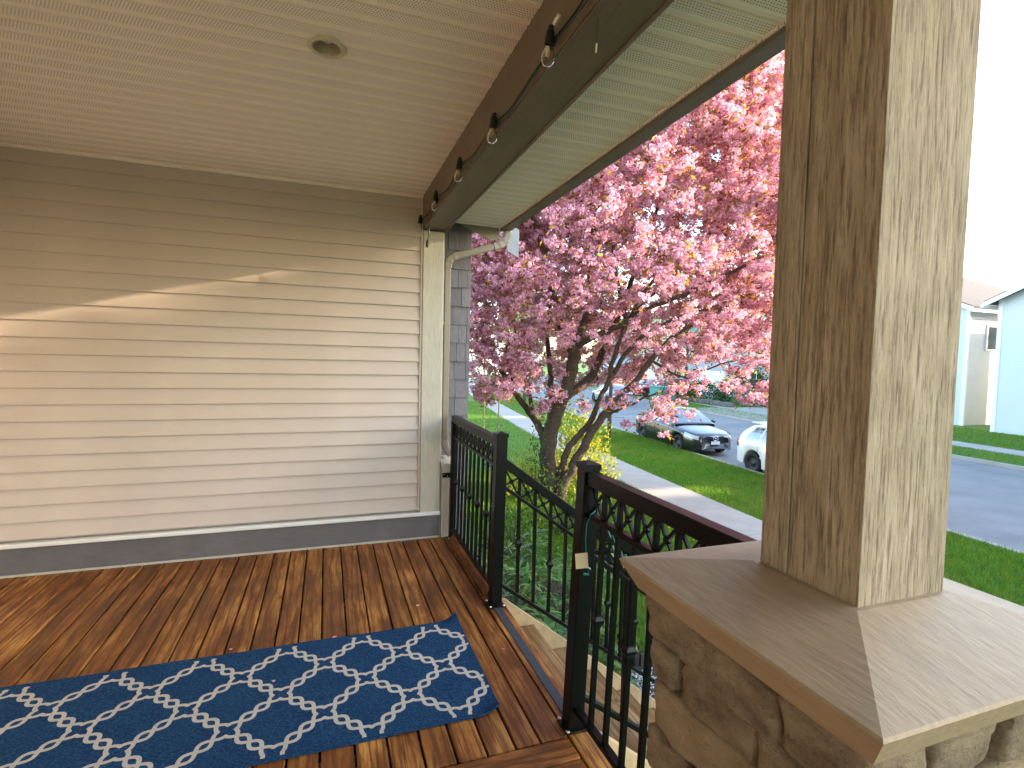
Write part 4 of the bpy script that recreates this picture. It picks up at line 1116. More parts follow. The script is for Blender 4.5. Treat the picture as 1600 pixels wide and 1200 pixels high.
def shrub(name, label, loc, n, rad, mat, ln=(.05, .09), wd=.5, stems=8, cat='shrub', group=None, updir=.2, shell=.3, h0=0.0):
    root = empty(name, loc, 0, label, cat, group); rad = np.array(rad)
    d = rand_dirs(n); d[:, 2] = np.abs(d[:, 2]); r = rng.uniform(shell, 1, n) ** .6
    lump = 1 + .22 * np.sin(d[:, 0] * 5 + loc[0]) * np.sin(d[:, 1] * 6 + loc[1]) + .12 * np.sin(d[:, 2] * 9)
    c = d * r[:, None] * rad * lump[:, None]; c[:, 2] += h0
    dd = d * .6 + rand_dirs(n) * .8; dd[:, 2] += updir; dd /= np.linalg.norm(dd, axis=1, keepdims=True)
    L = rng.uniform(ln[0], ln[1], n); V, F = quads(c, dd, perp(dd), L, L * wd)
    o = obj_from('foliage', np_mesh('foliage', V, F), mat, root); o['kind'] = 'stuff'
    sg = []
    for k in range(stems):
        q = rand_dirs(1)[0] * rad * .8; q[2] = abs(q[2]) + h0
        mid = q * np.array([.35, .35, .55]); sg += [(np.array([0, 0, -.03]), mid, .012, .009), (mid, q, .009, .004)]
    V, F = branch_mesh(sg, 5); obj_from('stem', np_mesh('stem', V, F), 'bark', root, True)
    return root
# yellow shrub round the trunk
shrub('yellow_shrub', 'yellow-green leafy shrub growing right behind the cherry trunk base', (5.4, 10.4, Z_YARD), 2600, (.85, .6, 1.8), 'leaf_yellow', (.07, .12), .5, 12)
shrub('yellow_shrub', 'low yellow-leaved plant at the left foot of the cherry trunk', (4.0, 10.2, Z_YARD), 900, (.5, .4, .95), 'leaf_yellow', (.05, .09), .5, 7)
shrub('climbing_plant', 'thin green leafy climber on the left of the cherry trunk', (4.1, 9.85, Z_YARD), 320, (.26, .26, 1.75), 'leaf_green', (.05, .09), .55, 5)
shrub('garden_shrub', 'dry tan and yellow twiggy shrub in front of the cherry trunk behind the stair rail', (3.75, 7.9, Z_YARD), 700, (.75, .6, .95), 'leaf_lime', (.04, .07), .5, 24)
shrub('garden_shrub', 'dark green bush behind the far stair rail near the post', (2.6, 7.1, Z_YARD), 900, (.6, .55, .75), 'leaf_green', (.05, .08), .5, 14)

def strap_plant(loc, label, n=60, h=.4, spread=.35, mat='leaf_glossy', wd=.034):
    root = empty('garden_plant', loc, 0, label, 'plant', None)
    V = []; F = []
    rr = np.random.default_rng(int(abs(loc[0] * 1000 + loc[1] * 777)))
    ns = max(3, n // 9)
    for s in range(ns):
        a = rr.uniform(0, 6.28); rad = spread * rr.uniform(.0, .8) ; top = np.array([rad * math.cos(a), rad * math.sin(a), h * rr.uniform(.45, 1.0)])
        for k in range(9):
            b = rr.uniform(0, 6.28); el = rr.uniform(-.35, .75); L = rr.uniform(.12, .22); w_ = wd * rr.uniform(.7, 1.2)
            d = np.array([math.cos(b) * math.cos(el), math.sin(b) * math.cos(el), math.sin(el)]); sd_ = np.array([-math.sin(b), math.cos(b), 0]); up = np.cross(sd_, d) * -1
            p = []
            for t, ww in ((0, .25), (.35, 1.0), (.7, .8), (1.0, .04)):
                cpos = top + d * L * t + np.array([0, 0, -.05 * t * t]) ; p += [cpos + sd_ * w_ * ww / 2 + up * .006 * ww, cpos - sd_ * w_ * ww / 2 + up * .006 * ww]
            i = len(V); V += p; F += [(i, i + 1, i + 3, i + 2), (i + 2, i + 3, i + 5, i + 4), (i + 4, i + 5, i + 7, i + 6)]
    obj_from('leaves', py_mesh('leaves', [tuple(v) for v in V], F), mat, root, True)
    m = MB()
    for s in range(6):
        a = s * 1.05; m.tube([(0, 0, -.05), (spread * .3 * math.cos(a), spread * .3 * math.sin(a), h * .4), (spread * .6 * math.cos(a), spread * .6 * math.sin(a), h * .85)], [.008, .006, .003], 5)
    m.build('stem', 'leaf_green', root)
bed = [((1.45, 3.75), 'under the far stair rail beside the stringer'), ((1.75, 4.05), 'behind the first baluster of the far stair rail'), ((1.95, 3.6), 'low down beside the stair treads'),
    ((2.1, 4.5), 'in the middle of the bed behind the far stair rail'), ((1.5, 4.5), 'close to the shingle wall under the porch railing'), ((2.0, 5.0), 'behind the middle balusters of the far stair rail'),
    ((2.55, 4.95), 'at the lawn edge of the garden bed'), ((1.75, 5.5), 'far back in the bed by the house'), ((2.3, 5.7), 'far back in the middle of the bed'), ((2.95, 5.5), 'at the far lawn corner of the bed'), ((1.45, 3.4), 'nearest the deck edge under the far post')]
for i, ((x, y), tx) in enumerate(bed):
    strap_plant((x, y, Z_YARD + .02), ('dark green whorled garden plant ' if i % 3 else 'glossy long-leaved green plant ') + tx, 190, .62 + .14 * (i % 3), .48)
shrub('boxwood', 'small yellow-green boxwood beside the gravel by the near post', (2.42, 4.12, Z_YARD), 1100, (.17, .17, .50), 'leaf_lime', (.025, .04), .6, 8)
strap_plant((2.78, 4.42, Z_YARD + .02), 'bright broad-leaved green plant at the gravel edge behind the balusters', 40, .28, .2, 'leaf_lime', .07)

# gravel patch and edging
def gravel():
    n = 9000; x = rng.uniform(2.15, 3.9, n); y = rng.uniform(2.6, 4.15, n)
    s = rng.uniform(.007, .014, n); c = np.stack([x, y, np.full(n, Z_YARD + .008)], 1)
    octa = np.array([(1, 0, 0), (0, 1, 0), (-1, 0, 0), (0, -1, 0), (0, 0, .7), (0, 0, -.7)]); fo = np.array([(0, 1, 4), (1, 2, 4), (2, 3, 4), (3, 0, 4), (1, 0, 5), (2, 1, 5), (3, 2, 5), (0, 3, 5)])
    a = rng.uniform(0, 6.28, n); ca, sa = np.cos(a), np.sin(a)
    V = octa[None] * s[:, None, None] * rng.uniform(.7, 1.3, (n, 6, 1)); Vx = V[:, :, 0] * ca[:, None] - V[:, :, 1] * sa[:, None]; Vy = V[:, :, 0] * sa[:, None] + V[:, :, 1] * ca[:, None]
    V = np.stack([Vx, Vy, V[:, :, 2]], 2) + c[:, None, :]; F = fo[None] + (np.arange(n) * 6)[:, None, None]
    o = obj_from('gravel', np_mesh('gravel', V.reshape(-1, 3), F.reshape(-1, 3)), 'pebble'); tag(o, 'grey pea gravel at the foot of the stairs', 'gravel', kind='stuff')
    b = obj_from('gravel_bed', py_mesh('gravel_bed', [(2.1, 1.1, Z_YARD), (3.95, 1.1, Z_YARD), (3.95, 4.2, Z_YARD), (2.1, 4.2, Z_YARD)], [(0, 1, 2, 3)]), 'pebble'); b['kind'] = 'structure'
    e = MB().bar((2.9, 4.22, Z_YARD + .05), (4.0, 4.22, Z_YARD + .05), .03, .14).build('garden_edging', 'edging'); tag(e, 'dark timber edging along the gravel', 'edging')
    s_ = obj_from('garden_soil', py_mesh('garden_soil', [(1.1, 3.0, Z_YARD + .004), (2.12, 3.0, Z_YARD + .004), (3.1, 4.2, Z_YARD + .004), (3.1, 6.4, Z_YARD + .004), (1.1, 6.6, Z_YARD + .004)], [(0, 1, 2, 3, 4)]), 'soil'); s_['kind'] = 'structure'
gravel()

# grass blades
def blades(name, label, pts, hmin, hmax, wd, mat='grass'):
    n = len(pts); a = rng.uniform(0, 6.28, n); h = rng.uniform(hmin, hmax, n); w_ = wd * rng.uniform(.7, 1.4, n)
    sx = np.stack([np.cos(a), np.sin(a), np.zeros(n)], 1); b = rng.uniform(0, 6.28, n); lean = rng.uniform(.1, .8, n) * h
    tip = pts + np.stack([np.cos(b) * lean, np.sin(b) * lean, h], 1)
    V = np.stack([pts + sx * w_[:, None], pts - sx * w_[:, None], tip], 1).reshape(-1, 3); F = np.arange(3 * n).reshape(-1, 3)
    o = obj_from(name, np_mesh(name, V, F), mat); tag(o, label, 'grass', kind='stuff')
def lawn_pts(n, x0, x1, y0, y1, z, follow=True):
    x = rng.uniform(x0, x1, n); y = rng.uniform(y0, y1, n)
    if follow: x = x + np.array([SX(v) for v in y])
    return np.stack([x, y, np.full(n, z)], 1)
P = lawn_pts(60000, 2.0, SW0 + .03, 4.2, 13, Z_YARD - .012)
P = P[~((P[:, 0] < 3.0) & (P[:, 1] < 6.2))]; P = P[~((P[:, 0] < 4.0) & (P[:, 1] < 4.15))]
P2 = lawn_pts(30000, 1.5, SW0 + .03, 13, 34, Z_YARD - .012)
blades('lawn_grass', 'bright green lawn grass between the house and the sidewalk', np.concatenate([P, P2]), .05, .12, .006)
P = lawn_pts(92000, SW1 - .02, KERB - .02, 3.0, 19, Z_YARD - .045); P2 = lawn_pts(22000, SW1 - .02, KERB - .02, 19, 42, Z_YARD - .045)
blades('boulevard_grass', 'bright green grass on the strip between sidewalk and street', np.concatenate([P, P2]), .03, .11, .006)
P = np.concatenate([lawn_pts(26000, FAR + .02, FAR + 2.2, 5, 45, Z_YARD - .03), lawn_pts(26000, FAR + 3.6, FAR + 9.3, 5, 21, Z_YARD - .04)])
blades('far_boulevard_grass', 'green grass strip along the far side of the street', P, .04, .08, .010)
def dandelions():
    n = 420; pts = np.concatenate([lawn_pts(260, SW1, KERB, 7, 19, Z_YARD + .0), lawn_pts(160, 3, SW0, 6, 14, Z_YARD + .04)])
    n = len(pts); V = []; F = []
    ring = np.array([(math.cos(t) * .014, math.sin(t) * .014, .0) for t in np.linspace(0, 6.283, 7)[:-1]])
    for i, p in enumerate(pts):
        k = len(V); V += [tuple(p + q) for q in ring] + [tuple(p + np.array([0, 0, .008]))]; F += [(k + j, k + (j + 1) % 6, k + 6) for j in range(6)]
    o = obj_from('dandelions', py_mesh('dandelions', V, F), 'dandelion'); tag(o, 'scattered small yellow dandelions in the grass', 'dandelions', kind='stuff')
dandelions()

# swing hung from the tree
def swing():
    root = empty('tree_swing', (3.12, 9.9, -.55), 0, 'small teal swing on two thin ropes hanging from the cherry tree', 'swing')
    MB().lathe([(.0, -.03), (.10, -.03), (.15, .0), (.16, .04), (.14, .045), (.10, .0), (.0, -.01)], 20).build('seat', 'teal_plastic', root, True)
    for dx, tx in ((-.16, -.05), (.16, .12)): MB().tube([(dx, 0, .04), (dx * .7 + tx * .5, .1, 1.2), (tx, .45, 2.35)], .011, 6).build('rope', 'rope', root)
swing()

# street trees (young) on both sides
def street_tree(name, label, x, y, h, tr, crown, mat, n=2600, zb=Z_YARD - .04, leaf=(.09, .16), cz=None):
    global rng
    keep = rng; rng = np.random.default_rng(int(abs(x * 13 + y * 101)) + 5)
    root = empty(name, (x, y, zb), 0, label, 'tree')
    segs = [(np.array([0, 0, -.05]), np.array([.02, .02, h * .25]), tr * 1.15, tr), (np.array([.02, .02, h * .25]), np.array([.05, 0, h * .55]), tr, tr * .7), (np.array([.05, 0, h * .55]), np.array([0, .04, h * .95]), tr * .7, tr * .2)]
    for k in range(16):
        t = rng.uniform(.35, .85); a = rng.uniform(0, 6.28); L = crown[0] * rng.uniform(.5, .95)
        p = np.array([.03, .02, h * t]); q = p + np.array([math.cos(a) * L, math.sin(a) * L, L * .75]); segs.append((p, q, tr * .35, tr * .08))
    V, F = branch_mesh(segs, 8); obj_from('trunk', np_mesh('trunk', V, F), 'bark', root, True)
    cr = np.array(crown); lob = 26
    lc = rand_dirs(lob) * rng.uniform(.45, .85, (lob, 1)) * cr; lc[:, 2] += cz if cz else h * .72
    idx = rng.integers(0, lob, n); d = rand_dirs(n); rl = cr.mean() * .36
    c = lc[idx] + d * rng.uniform(.4, 1.05, (n, 1)) * rl
    dd = rand_dirs(n); L = rng.uniform(leaf[0], leaf[1], n); V, F = quads(c, dd, perp(dd), L, L * .6)
    o = obj_from('crown', np_mesh('crown', V, F), mat, root); o['kind'] = 'stuff'
    rng = keep
street_tree('street_tree', 'young street tree with bare lower trunk on the grass strip beside the black car', KERB - 2.0 + SX(16.6) + .2, 16.9, 5.5, .075, (1.5, 1.5, 1.7), 'leaf_lime', 1800, cz=5.2)
street_tree('street_tree', 'young street tree on the far side grass strip behind the black car roof', FAR + 1.2 + SX(30.5), 30.8, 6.5, .13, (1.7, 1.7, 2.0), 'leaf_lime', 2600, cz=5.6)
street_tree('street_tree', 'bright yellow-green tree on the lawn far left down the sidewalk', 2.7 + SX(44), 44, 8, .2, (3.2, 3.2, 3.2), 'leaf_yellow', 5200, leaf=(.16, .3))
street_tree('street_tree', 'slim tree beside the far sidewalk seen left of the cherry trunk', 9.0 + SX(30), 31, 6.5, .10, (2.0, 2.0, 2.2), 'leaf_lime', 2600, leaf=(.12, .2))
street_tree('street_tree', 'lime green tree far along the street behind the cherry stems', 13.0 + SX(55), 56, 9, .22, (3.8, 3.8, 3.6), 'leaf_lime', 4200, leaf=(.2, .34))

street_tree('street_tree', 'unseen broad leafy tree added across the street to shade the porch', FAR + 1.3, -2.2, 9, .2, (3.1, 3.1, 4.2), 'leaf_green', 9800, leaf=(.22, .40), cz=6.0)  # this and the next two trees added out of view to shade the porch
street_tree('street_tree', 'second unseen leafy tree added across the street to shade the porch', FAR + 1.0, -6.4, 9, .2, (3.2, 3.2, 4.2), 'leaf_green', 12500, leaf=(.22, .40), cz=6.0)
street_tree('street_tree', 'third unseen leafy tree added across the street to shade the porch', FAR + 1.2, -11.6, 9, .2, (3.3, 3.3, 4.0), 'leaf_green', 9000, leaf=(.22, .40), cz=6.0)

# ---------------------------------------------------------------- cars
def car(label, x, y, heading, paint, kind='sedan', emblem=True, group=None):
    """heading: direction the nose points, degrees from +Y towards +X"""
    root = empty('parked_car', (x, y, Z_ROAD if kind != 'x' else Z_ROAD), -R(heading), label, 'car', group)
    L, W, WB, wr = 4.45, 1.755, 2.64, .315
    yf, yr = L / 2, -L / 2; fw, rw = yf - .90, yf - .90 - WB
    hatch = kind == 'hatch'
    ip = lambda t, pts: float(np.interp(t, [p[0] for p in pts], [p[1] for p in pts]))
    def sm(t, pts):      # smoothed interpolation
        return (ip(t - .06, pts) + 2 * ip(t, pts) + ip(t + .06, pts)) / 4
    shoulder = [(yr, .80), (yr + .12, .90), (yr + .5, .93), (-.3, .91), (.9, .86), (1.6, .79), (yf - .15, .71), (yf, .63)]
    topc = [(yr, .84), (yr + .10, .98), (yr + .45, 1.02), (-.9, 1.00), (.75, .955), (1.3, .90), (1.75, .83), (yf - .12, .76), (yf, .67)]
    wid = [(yr, .60), (yr + .06, .70), (yr + .22, .80), (yr + .7, .862), (0, .8775), (1.4, .872), (1.75, .84), (yf - .2, .745), (yf - .07, .62), (yf, .47)]
    low = [(yr, .36), (yr + .1, .25), (rw, .2), (fw, .2), (yf - .1, .2), (yf, .27)]
    ys = np.linspace(yr, yf, 121); V = []; F = []; n = 11
    for yy in ys:
        w_ = sm(yy, wid); zs = sm(yy, shoulder); zt = sm(yy, topc); zl = sm(yy, low); za = zl
        for wy in (fw, rw):
            dd = abs(yy - wy)
            if dd < .375: za = max(za, wr + math.sqrt(.375 ** 2 - dd ** 2) - .01)
        za = min(za, zs - .09)
        half = [(0, zl + .03), (w_ - .22, zl + .03), (w_ - .20, za + .03), (w_ - .03, za), (w_ - .004, za + .03), (w_ + .0, (za * .4 + zs * .6)), (w_ - .012, zs - .05), (w_ - .05, zs), (w_ * .78, zs + (zt - zs) * .55), (w_ * .45, zt - .006), (0, zt)]
        V += [(a, yy, b) for a, b in half] + [(-a, yy, b) for a, b in half]
    m = 2 * n
    for i in range(len(ys) - 1):
        for s in range(2):
            for k in range(n - 1):
                a = i * m + s * n + k; q = (a, a + 1, a + m + 1, a + m)
                F.append(q if s else q[::-1])
    for i in (0, len(ys) - 1):
        ring = [i * m + k for k in range(n)] + [i * m + n + k for k in range(n - 1, -1, -1)]; F.append(tuple(ring if i else ring[::-1]))
    obj_from('body', py_mesh('body', V, F), paint, root, True)
    # cabin
    if hatch:
        roofc = [(yr + .12, .98), (yr + .30, 1.18), (yr + .62, 1.40), (-.9, 1.455), (-.3, 1.47), (.15, 1.43), (.5, 1.25), (.98, .95)]; cy0, cy1 = yr + .12, .98
    else:
        roofc = [(-1.75, 1.00), (-1.35, 1.19), (-.95, 1.37), (-.5, 1.445), (-.1, 1.455), (.15, 1.43), (.5, 1.25), (.98, .95)]; cy0, cy1 = -1.75, .98
    belt = lambda yy: sm(yy, shoulder) - .02
    def cab(yy): 
        zr = sm(yy, roofc); zb = belt(yy); wb = sm(yy, wid) - .055; k = max(0.0, (zr - zb)) / .54
        return zb, zr, wb, wb - .235 * k
    def side(yy, u, s, off=0.0):
        zb, zr, wb, wt = cab(yy); xx = wb + (wt - wb) * (u ** 1.25) + off; zz = zb + (zr - .045 * min(1, (zr - zb) / .4) - zb) * u
        return (s * xx, yy, zz + off * .4)
    def top(yy, s, off=0.0):
        zb, zr, wb, wt = cab(yy); return (s * (wt - .012), yy + (off * .6 if yy > 0 else -off * .6), zr - .045 * (abs(s) ** 2.5) * min(1, (zr - zb) / .4) + off)
    cys = np.linspace(cy0, cy1, 61); V = []; F = []; nu = 7
    for yy in cys:
        row = [side(yy, u, -1) for u in np.linspace(0, 1, nu)] + [top(yy, s) for s in np.linspace(-.96, .96, 13)] + [side(yy, u, 1) for u in np.linspace(1, 0, nu)]
        V += row
    rl = 2 * nu + 13
    for i in range(len(cys) - 1):
        for k in range(rl - 1): a = i * rl + k; F.append((a, a + rl, a + rl + 1, a + 1))
    obj_from('cabin', py_mesh('cabin', V, F), paint, root, True)
    def patch(nm, fn, us, vs, mat):
        V = [fn(a, b) for a in us for b in vs]; k = len(vs); F = [(i * k + j, i * k + j + 1, (i + 1) * k + j + 1, (i + 1) * k + j) for i in range(len(us) - 1) for j in range(k - 1)]
        return obj_from(nm, py_mesh(nm, V, F), mat, root, True)
    patch('windscreen', lambda a, b: top(a, b, .008), np.linspace(.24, .93, 12), np.linspace(-.9, .9, 13), 'car_glass')
    r0, r1 = (yr + .30, yr + .66) if hatch else (-1.66, -1.06)
    patch('rear_window', lambda a, b: top(a, b, .008), np.linspace(r0, r1, 9), np.linspace(-.86, .86, 11), 'car_glass')
    def swin(a0, a1, s, skew0, skew1, nm='side_window'):
        patch(nm, lambda a, u: side(a0 + (a1 - a0) * a + (skew0 * (1 - a) + skew1 * a) * u, .10 + .78 * u, s, .006), np.linspace(0, 1, 8), np.linspace(0, 1, 7), 'car_glass')
    for s in (1, -1):
        swin(-.27, .72, s, 0.0, -.50); swin(-1.15, -.33, s, .12, 0.0)
        if hatch: swin(-1.72, -1.22, s, .28, .12)
        # door seams and handles
        for yy in (-.30, .70, -1.12): MB().box(-.0015, yy - .004, .30, .0015, yy + .004, .86).build('door_seam', 'car_black', root).location = (s * (sm(yy, wid) + .001), 0, 0)
        for yy in (-.18, -1.0): MB().box(-.012, yy - .09, .80, .012, yy + .09, .825).build('door_handle', paint, root, bevel=.006).location = (s * (sm(yy, wid) + .004), 0, 0)
        mm = MB().lathe([(.0, -.05), (.06, -.045), (.085, .0), (.075, .05), (.0, .06)], 12, axis='y').build('mirror', paint, root, True); mm.location = (s * .96, .62, 1.0); mm.scale = (1.15, .8, .8)
        MB().box(-.0, 0, 0, .004, 2.1, .04).build('side_moulding', 'car_black' if paint == 'paint_black' else paint, root).location = (s * .877 - (.004 if s < 0 else 0), -1.0, .50)
        # head and tail lamps follow the corner
        def lamp(nm, mat, y0, y1, z0, z1):
            V = []; F = []
            yl = np.linspace(y0, y1, 8)
            for yy in yl:
                w_ = sm(yy, wid) + .006; t = (yy - y0) / (y1 - y0)
                zz0 = z0[0] + (z0[1] - z0[0]) * t; zz1 = z1[0] + (z1[1] - z1[0]) * t
                V += [(s * w_, yy + .004 * (1 if y1 > 0 else -1), zz0), (s * (w_ - .006), yy + .006 * (1 if y1 > 0 else -1), (zz0 + zz1) / 2), (s * (w_ - .035), yy, zz1)]
            for i in range(7):
                for k in range(2): a = i * 3 + k; F.append((a, a + 1, a + 4, a + 3))
            obj_from(nm, py_mesh(nm, V, F), mat, root, True)
        lamp('headlight', 'lamp_clear', yf - .52, yf - .06, (.66, .57), (.785, .69))
        lamp('tail_light', 'lamp_red', yr + (.28 if hatch else .34), yr + .03, (.70, .72), (.88, .86) if not hatch else (.90, .93))
    for yy in (fw, rw):
        for s in (1, -1):
            wh = bpy.data.objects.new('wheel', None); link(wh, root); wh.location = (s * (W / 2 - .11), yy, wr); wh.empty_display_size = .1
            MB().lathe([(.20, -.095), (.29, -.10), (.312, -.075), (.315, 0), (.312, .075), (.29, .10), (.21, .098), (.20, .07)], 36, axis='x').build('tyre', 'tyre', wh, True)
            r_ = MB(); o = s * .06
            r_.lathe([(.205, s * .092), (.19, s * .085), (.175, s * .045), (.10, s * .03), (.085, s * .06), (.05, s * .072), (.0, s * .072)], 30, axis='x')
            for k in range(10):
                t = k * math.pi / 5; r_.lathe([(.018, s * .034), (.018, s * .040), (.0, s * .040)], 8, c=(0, .138 * math.cos(t), .138 * math.sin(t)), axis='x')
            r_.build('rim', 'steel_rim', wh, True)
    MB().box(-.62, rw - .36, .30, .62, rw + .36, .66).box(-.62, fw - .36, .30, .62, fw + .36, .60).build('wheel_well', 'umbra', root)
    # front details
    fz = yf - .005
    gp = [(-.34, .69), (.34, .69), (.25, .585), (.0, .555), (-.25, .585)]
    MB().add([(a, yf + .004 - .10 * (abs(a) / .47) ** 2 * .5, b) for a, b in gp] + [(a, yf - .25, b) for a, b in gp], [(0, 1, 2, 3, 4)] + [(i, 5 + i, 5 + (i + 1) % 5, (i + 1) % 5) for i in range(5)]).build('grille', 'car_black', root)
    gp = [(-.44, .41), (.44, .41), (.38, .27), (-.38, .27)]
    MB().add([(a, yf + .006 - .05 * (abs(a) / .47) ** 2, b) for a, b in gp] + [(a, yf - .25, b) for a, b in gp], [(0, 1, 2, 3)] + [(i, 4 + i, 4 + (i + 1) % 4, (i + 1) % 4) for i in range(4)]).build('air_intake', 'car_black', root)
    MB().box(-.16, yf + .012, .42, .16, yf + .022, .53).build('licence_plate', 'plate', root, bevel=.003)
    MB().box(-.16, yr - .022, .62 if hatch else .58, .16, yr - .012, .71 if hatch else .67).build('licence_plate', 'plate', root, bevel=.003)
    if emblem:
        e = MB(); R1 = .068
        e.tube([(R1 * 1.12 * math.cos(t), 0, R1 * .88 * math.sin(t)) for t in np.linspace(0, 6.283, 29)], .010, 6, cap=False)
        e.tube([(-.062, 0, .022), (-.03, .004, .018), (0, .005, -.014), (.03, .004, .018), (.062, 0, .022)], [.006, .010, .011, .010, .006], 6)
        eo = e.build('emblem', 'silver', root, True); eo.location = (0, yf + .022, .63); eo.scale = (1.25, 1, 1.25)
    for s in (1, -1): MB().bar((s * .08 - .28, .955, .948), (s * .25 + .12, .80, .995), .014, .014).build('wiper', 'car_black', root)
    if hatch: MB().box(-.48, yr + .40, 1.395, .48, yr + .72, 1.425).build('spoiler', paint, root, bevel=.01)
    MB().lathe([(.0, .0), (.02, 0), (.012, .05), (.004, .22), (.0, .22)], 8).build('aerial', 'car_black', root).location = (0, -.7 if not hatch else -1.0, 1.44)
    return root
car('black compact sedan parked facing the camera beside the grass strip', 12.42, 16.1, 187.0, 'paint_black')
car('white hatchback parked with its rear towards the camera, partly hidden by the porch post', 12.15, 10.15, 184.0, 'paint_white', 'hatch', emblem=False)
c3 = car('red car parked in a driveway across the street', 26.6, 38.6, 262, 'paint_red', 'sedan', emblem=False); c3.location.z = Z_YARD - .006
c4 = car('blue car parked beside the red car across the street', 30.0, 40.6, 262, 'paint_blue', 'hatch', emblem=False); c4.location.z = Z_YARD - .006
c5 = car('pale silver car parked across the street behind the cherry trunk', 19.4, 33.0, 8, 'paint_grey', 'sedan', emblem=False)

# ---------------------------------------------------------------- houses across the street and beyond
def house(label, x, y, wdt, dep, h, colr, rz=0.0, garage=True, roofh=2.4, zb=Z_YARD - .05, group=None, hip=False):
    """front faces local -X"""
    root = empty('house', (x, y, zb), rz, label, 'house')
    MB().box(0, -wdt / 2, -.2, dep, wdt / 2, h).add([(0.002, -wdt / 2, h), (0.002, wdt / 2, h), (0.002, 0, h + roofh * .96), (dep, -wdt / 2, h), (dep, wdt / 2, h), (dep, 0, h + roofh * .96)], [(0, 2, 1), (3, 4, 5)]).build('wall', colr, root)
    e = .45; t = .14
    rf = MB()
    for s in (-1, 1):
        a = (-.5, s * (wdt / 2 + e), h - roofh * e / (wdt / 2)); b = (-.5, 0, h + roofh)
        v = [a, (dep + .5, a[1], a[2]), (dep + .5, 0, b[2]), b]; v += [(p[0], p[1], p[2] + t) for p in v]
        rf.add(v, [(0, 1, 2, 3), (7, 6, 5, 4), (0, 4, 5, 1), (1, 5, 6, 2), (2, 6, 7, 3), (3, 7, 4, 0)])
    rf.build('roof', 'roof', root)
    for s in (-1, 1): MB().bar((-.51, s * (wdt / 2 + e), h - roofh * e / (wdt / 2) - .02), (-.51, 0, h + roofh - .02), .03, .2).build('barge_board', 'white_trim', root)
    def window(yc, zc, ww, hh, mull=True):
        f = MB(); b = .09
        f.box(-.05, yc - ww / 2 - b, zc - hh / 2 - b, .02, yc + ww / 2 + b, zc - hh / 2).box(-.05, yc - ww / 2 - b, zc + hh / 2, .02, yc + ww / 2 + b, zc + hh / 2 + b)
        f.box(-.05, yc - ww / 2 - b, zc - hh / 2, .02, yc - ww / 2, zc + hh / 2).box(-.05, yc + ww / 2, zc - hh / 2, .02, yc + ww / 2 + b, zc + hh / 2)
        if mull: f.box(-.04, yc - .025, zc - hh / 2, .02, yc + .025, zc + hh / 2)
        o = f.build('window', 'white_trim', root); MB().box(-.02, yc - ww / 2, zc - hh / 2, -.012, yc + ww / 2, zc + hh / 2).build('pane', 'pane', o)
    for yc in (-wdt * .28, wdt * .02, wdt * .3): window(yc, h * .74, 1.3, 1.25)
    if garage:
        g0 = empty_child('garage_door', root, (0, wdt * .2, 0))
        for k in range(4): MB().box(-.045, -2.2, .06 + k * .54, -.005, 2.2, .06 + k * .54 + .525).build('panel', 'white_trim', g0, bevel=.01)
        window(-wdt * .26, 1.45, 1.6, 1.3)
    else:
        window(wdt * .25, 1.45, 1.9, 1.4); window(-wdt * .33, 1.45, 1.1, 1.3)
    MB().box(-.05, -wdt * .10 - .5, .15, -.002, -wdt * .10 + .5, 2.25).build('door', 'car_black', root)
    for s in (-1, 1):
        MB().box(-.03, s * wdt / 2 - .09, -.1, .10, s * wdt / 2 + .09, h).build('corner_board', 'white_trim', root)
        MB().box(-.6, s * (wdt / 2 + e) - .06, h - roofh * e / (wdt / 2) - .16, dep + .5, s * (wdt / 2 + e) + .06, h - roofh * e / (wdt / 2) - .03).build('gutter', 'white_trim', root)
        for (xc, zc, ww, hh) in ((2.2, h * .74, 1.1, 1.2), (6.2, h * .74, 1.1, 1.2), (3.4, 1.5, 1.3, 1.2)):
            yo = s * wdt / 2; f = MB(); bb = .09; y0_, y1_ = (yo - .01, yo + .05) if s > 0 else (yo - .05, yo + .01)
            f.box(xc - ww / 2 - bb, y0_, zc - hh / 2 - bb, xc + ww / 2 + bb, y1_, zc - hh / 2).box(xc - ww / 2 - bb, y0_, zc + hh / 2, xc + ww / 2 + bb, y1_, zc + hh / 2 + bb)
            f.box(xc - ww / 2 - bb, y0_, zc - hh / 2, xc - ww / 2, y1_, zc + hh / 2).box(xc + ww / 2, y0_, zc - hh / 2, xc + ww / 2 + bb, y1_, zc + hh / 2)
            o = f.build('window', 'white_trim', root); MB().box(xc - ww / 2, yo - .02, zc - hh / 2, xc + ww / 2, yo + .02, zc + hh / 2).build('pane', 'pane', o)
    return root
def empty_child(name, parent, loc):
    o = bpy.data.objects.new(name, None); link(o, parent); o.location = loc; o.empty_display_size = .1; return o
HX = FAR + 9.5
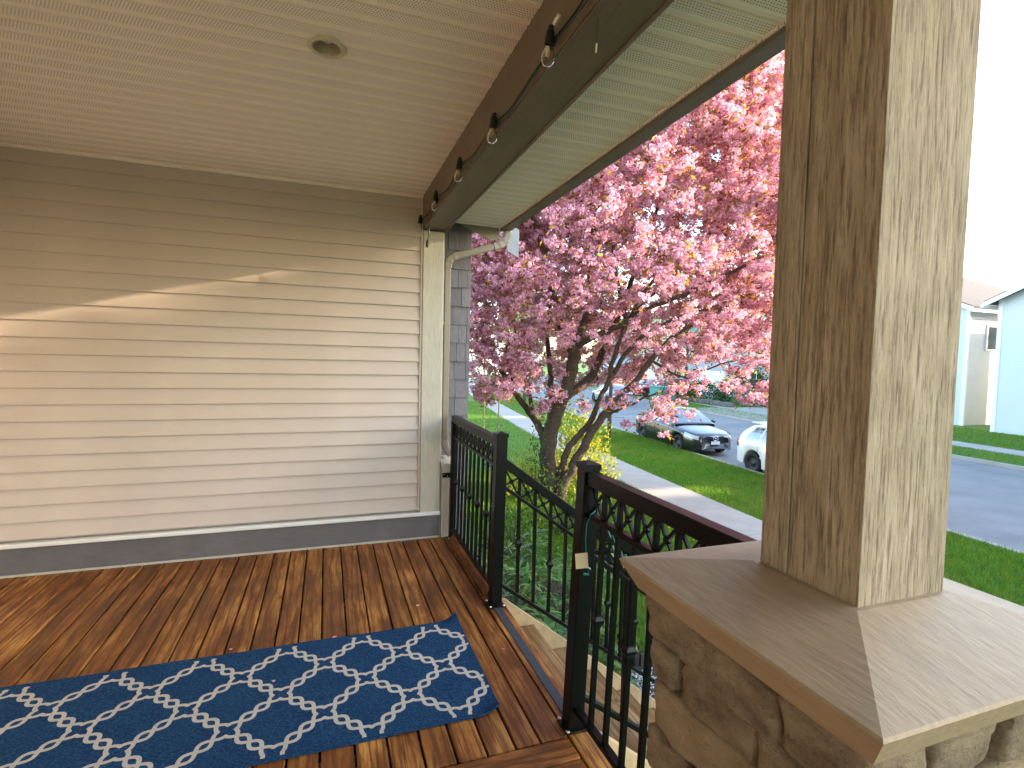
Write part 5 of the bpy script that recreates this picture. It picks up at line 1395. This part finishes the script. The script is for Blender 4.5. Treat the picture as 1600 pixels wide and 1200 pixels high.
# row across the street; gaps let the low sun through in strips
row = [(-19.0, 12.0, 'house_taupe', 'taupe'), (-8.6, 6.2, 'house_cream', 'narrow cream'), (-1.7, 5.2, 'house_grey', 'narrow grey'), (9.3, 12.6, 'house_white', 'white'), (24.3, 13.0, 'house_white', 'pale blue-white'), (39.0, 12.8, 'house_grey', 'blue-grey'), (54.5, 13.0, 'house_cream', 'cream'), (70.0, 13.0, 'house_blue', 'blue')]  # two narrow houses out of view are sized to leave a sun gap
desc = ['taupe gabled house across the street, out past the porch post', 'unseen narrow cream gabled house across the street, sized for the sun gap', 'unseen narrow grey gabled house across the street, sized for the sun gap', 'white two storey house across the street right of the porch post', 'pale white two storey house across the street behind the round hedge', 'blue-grey two storey house across the street behind the red car', 'cream gabled house farther along the far side of the street', 'blue gabled house at the far end of the street row']
for (y, wd, c, nm), lb in zip(row, desc):
    house(lb, HX + SX(y) + (1.5 if y > 30 else 0), y, wd, 10, 6.3, c, 0, True, 3.0 if wd > 7 else 2.2)
house('beige gabled house far down this side of the street beyond the lawn', -4.0, 52, 13, 10, 5.6, 'house_cream', R(-90), False)
house('pale grey house at the distant bend of the street', 12 + SX(85), 92, 18, 10, 6.0, 'house_white', R(90), False)

# hedges and planting across the street
def hedge(label, x, y, r, h, n=2600):
    shrub('hedge', label, (x, y, Z_YARD - .05), n, (r, r, h), 'hedge_leaf', (.10, .18), .6, 10, 'hedge', shell=.75)
hedge('large rounded dark green hedge beside the porch post across the street', 29.4, 30.0, 2.3, 2.5, 4200)
hedge('lower dark green bush left of the rounded hedge across the street', 27.4, 32.8, 1.7, 1.5)
hedge('small green bush at the driveway edge across the street', 27.0, 35.3, 1.2, 1.1, 1500)
MB_ = MB()
def rock_wall():
    root = empty('rock_border', (0, 0, Z_YARD - .05), 0, 'low dark rock border around the planting across the street', 'rock border')
    rr = random.Random(9)
    for k in range(26):
        y = 28.0 + k * .34; me = stone_mesh(.45, .36, .34, 900 + k % 6); me.materials.clear(); me.materials.append(M['rock_wall'])
        o = inst('rock', me, root, (25.0 + SX(y) * .35 + rr.uniform(-.08, .08) - .3, y, .16), (0, 0, rr.uniform(0, 3)), (1, 1, rr.uniform(.8, 1.3)))
rock_wall()
def bin_(label, x, y):
    root = empty('utility_box', (x, y, Z_YARD - .04), 0, label, 'utility box')
    MB().box(-.6, -.9, 0, .6, .9, .95).build('cabinet', 'bin_teal', root, bevel=.03)
    MB().box(-.66, -.96, .951, .66, .96, 1.05).build('lid', 'bin_teal', root, bevel=.03)
    MB().box(-.7, -1.0, -.1, .7, 1.0, -.002).build('pad', 'concrete', root)
bin_('teal utility cabinet on the far grass strip behind the black car', FAR + 1.4 + SX(34.5), 34.6)
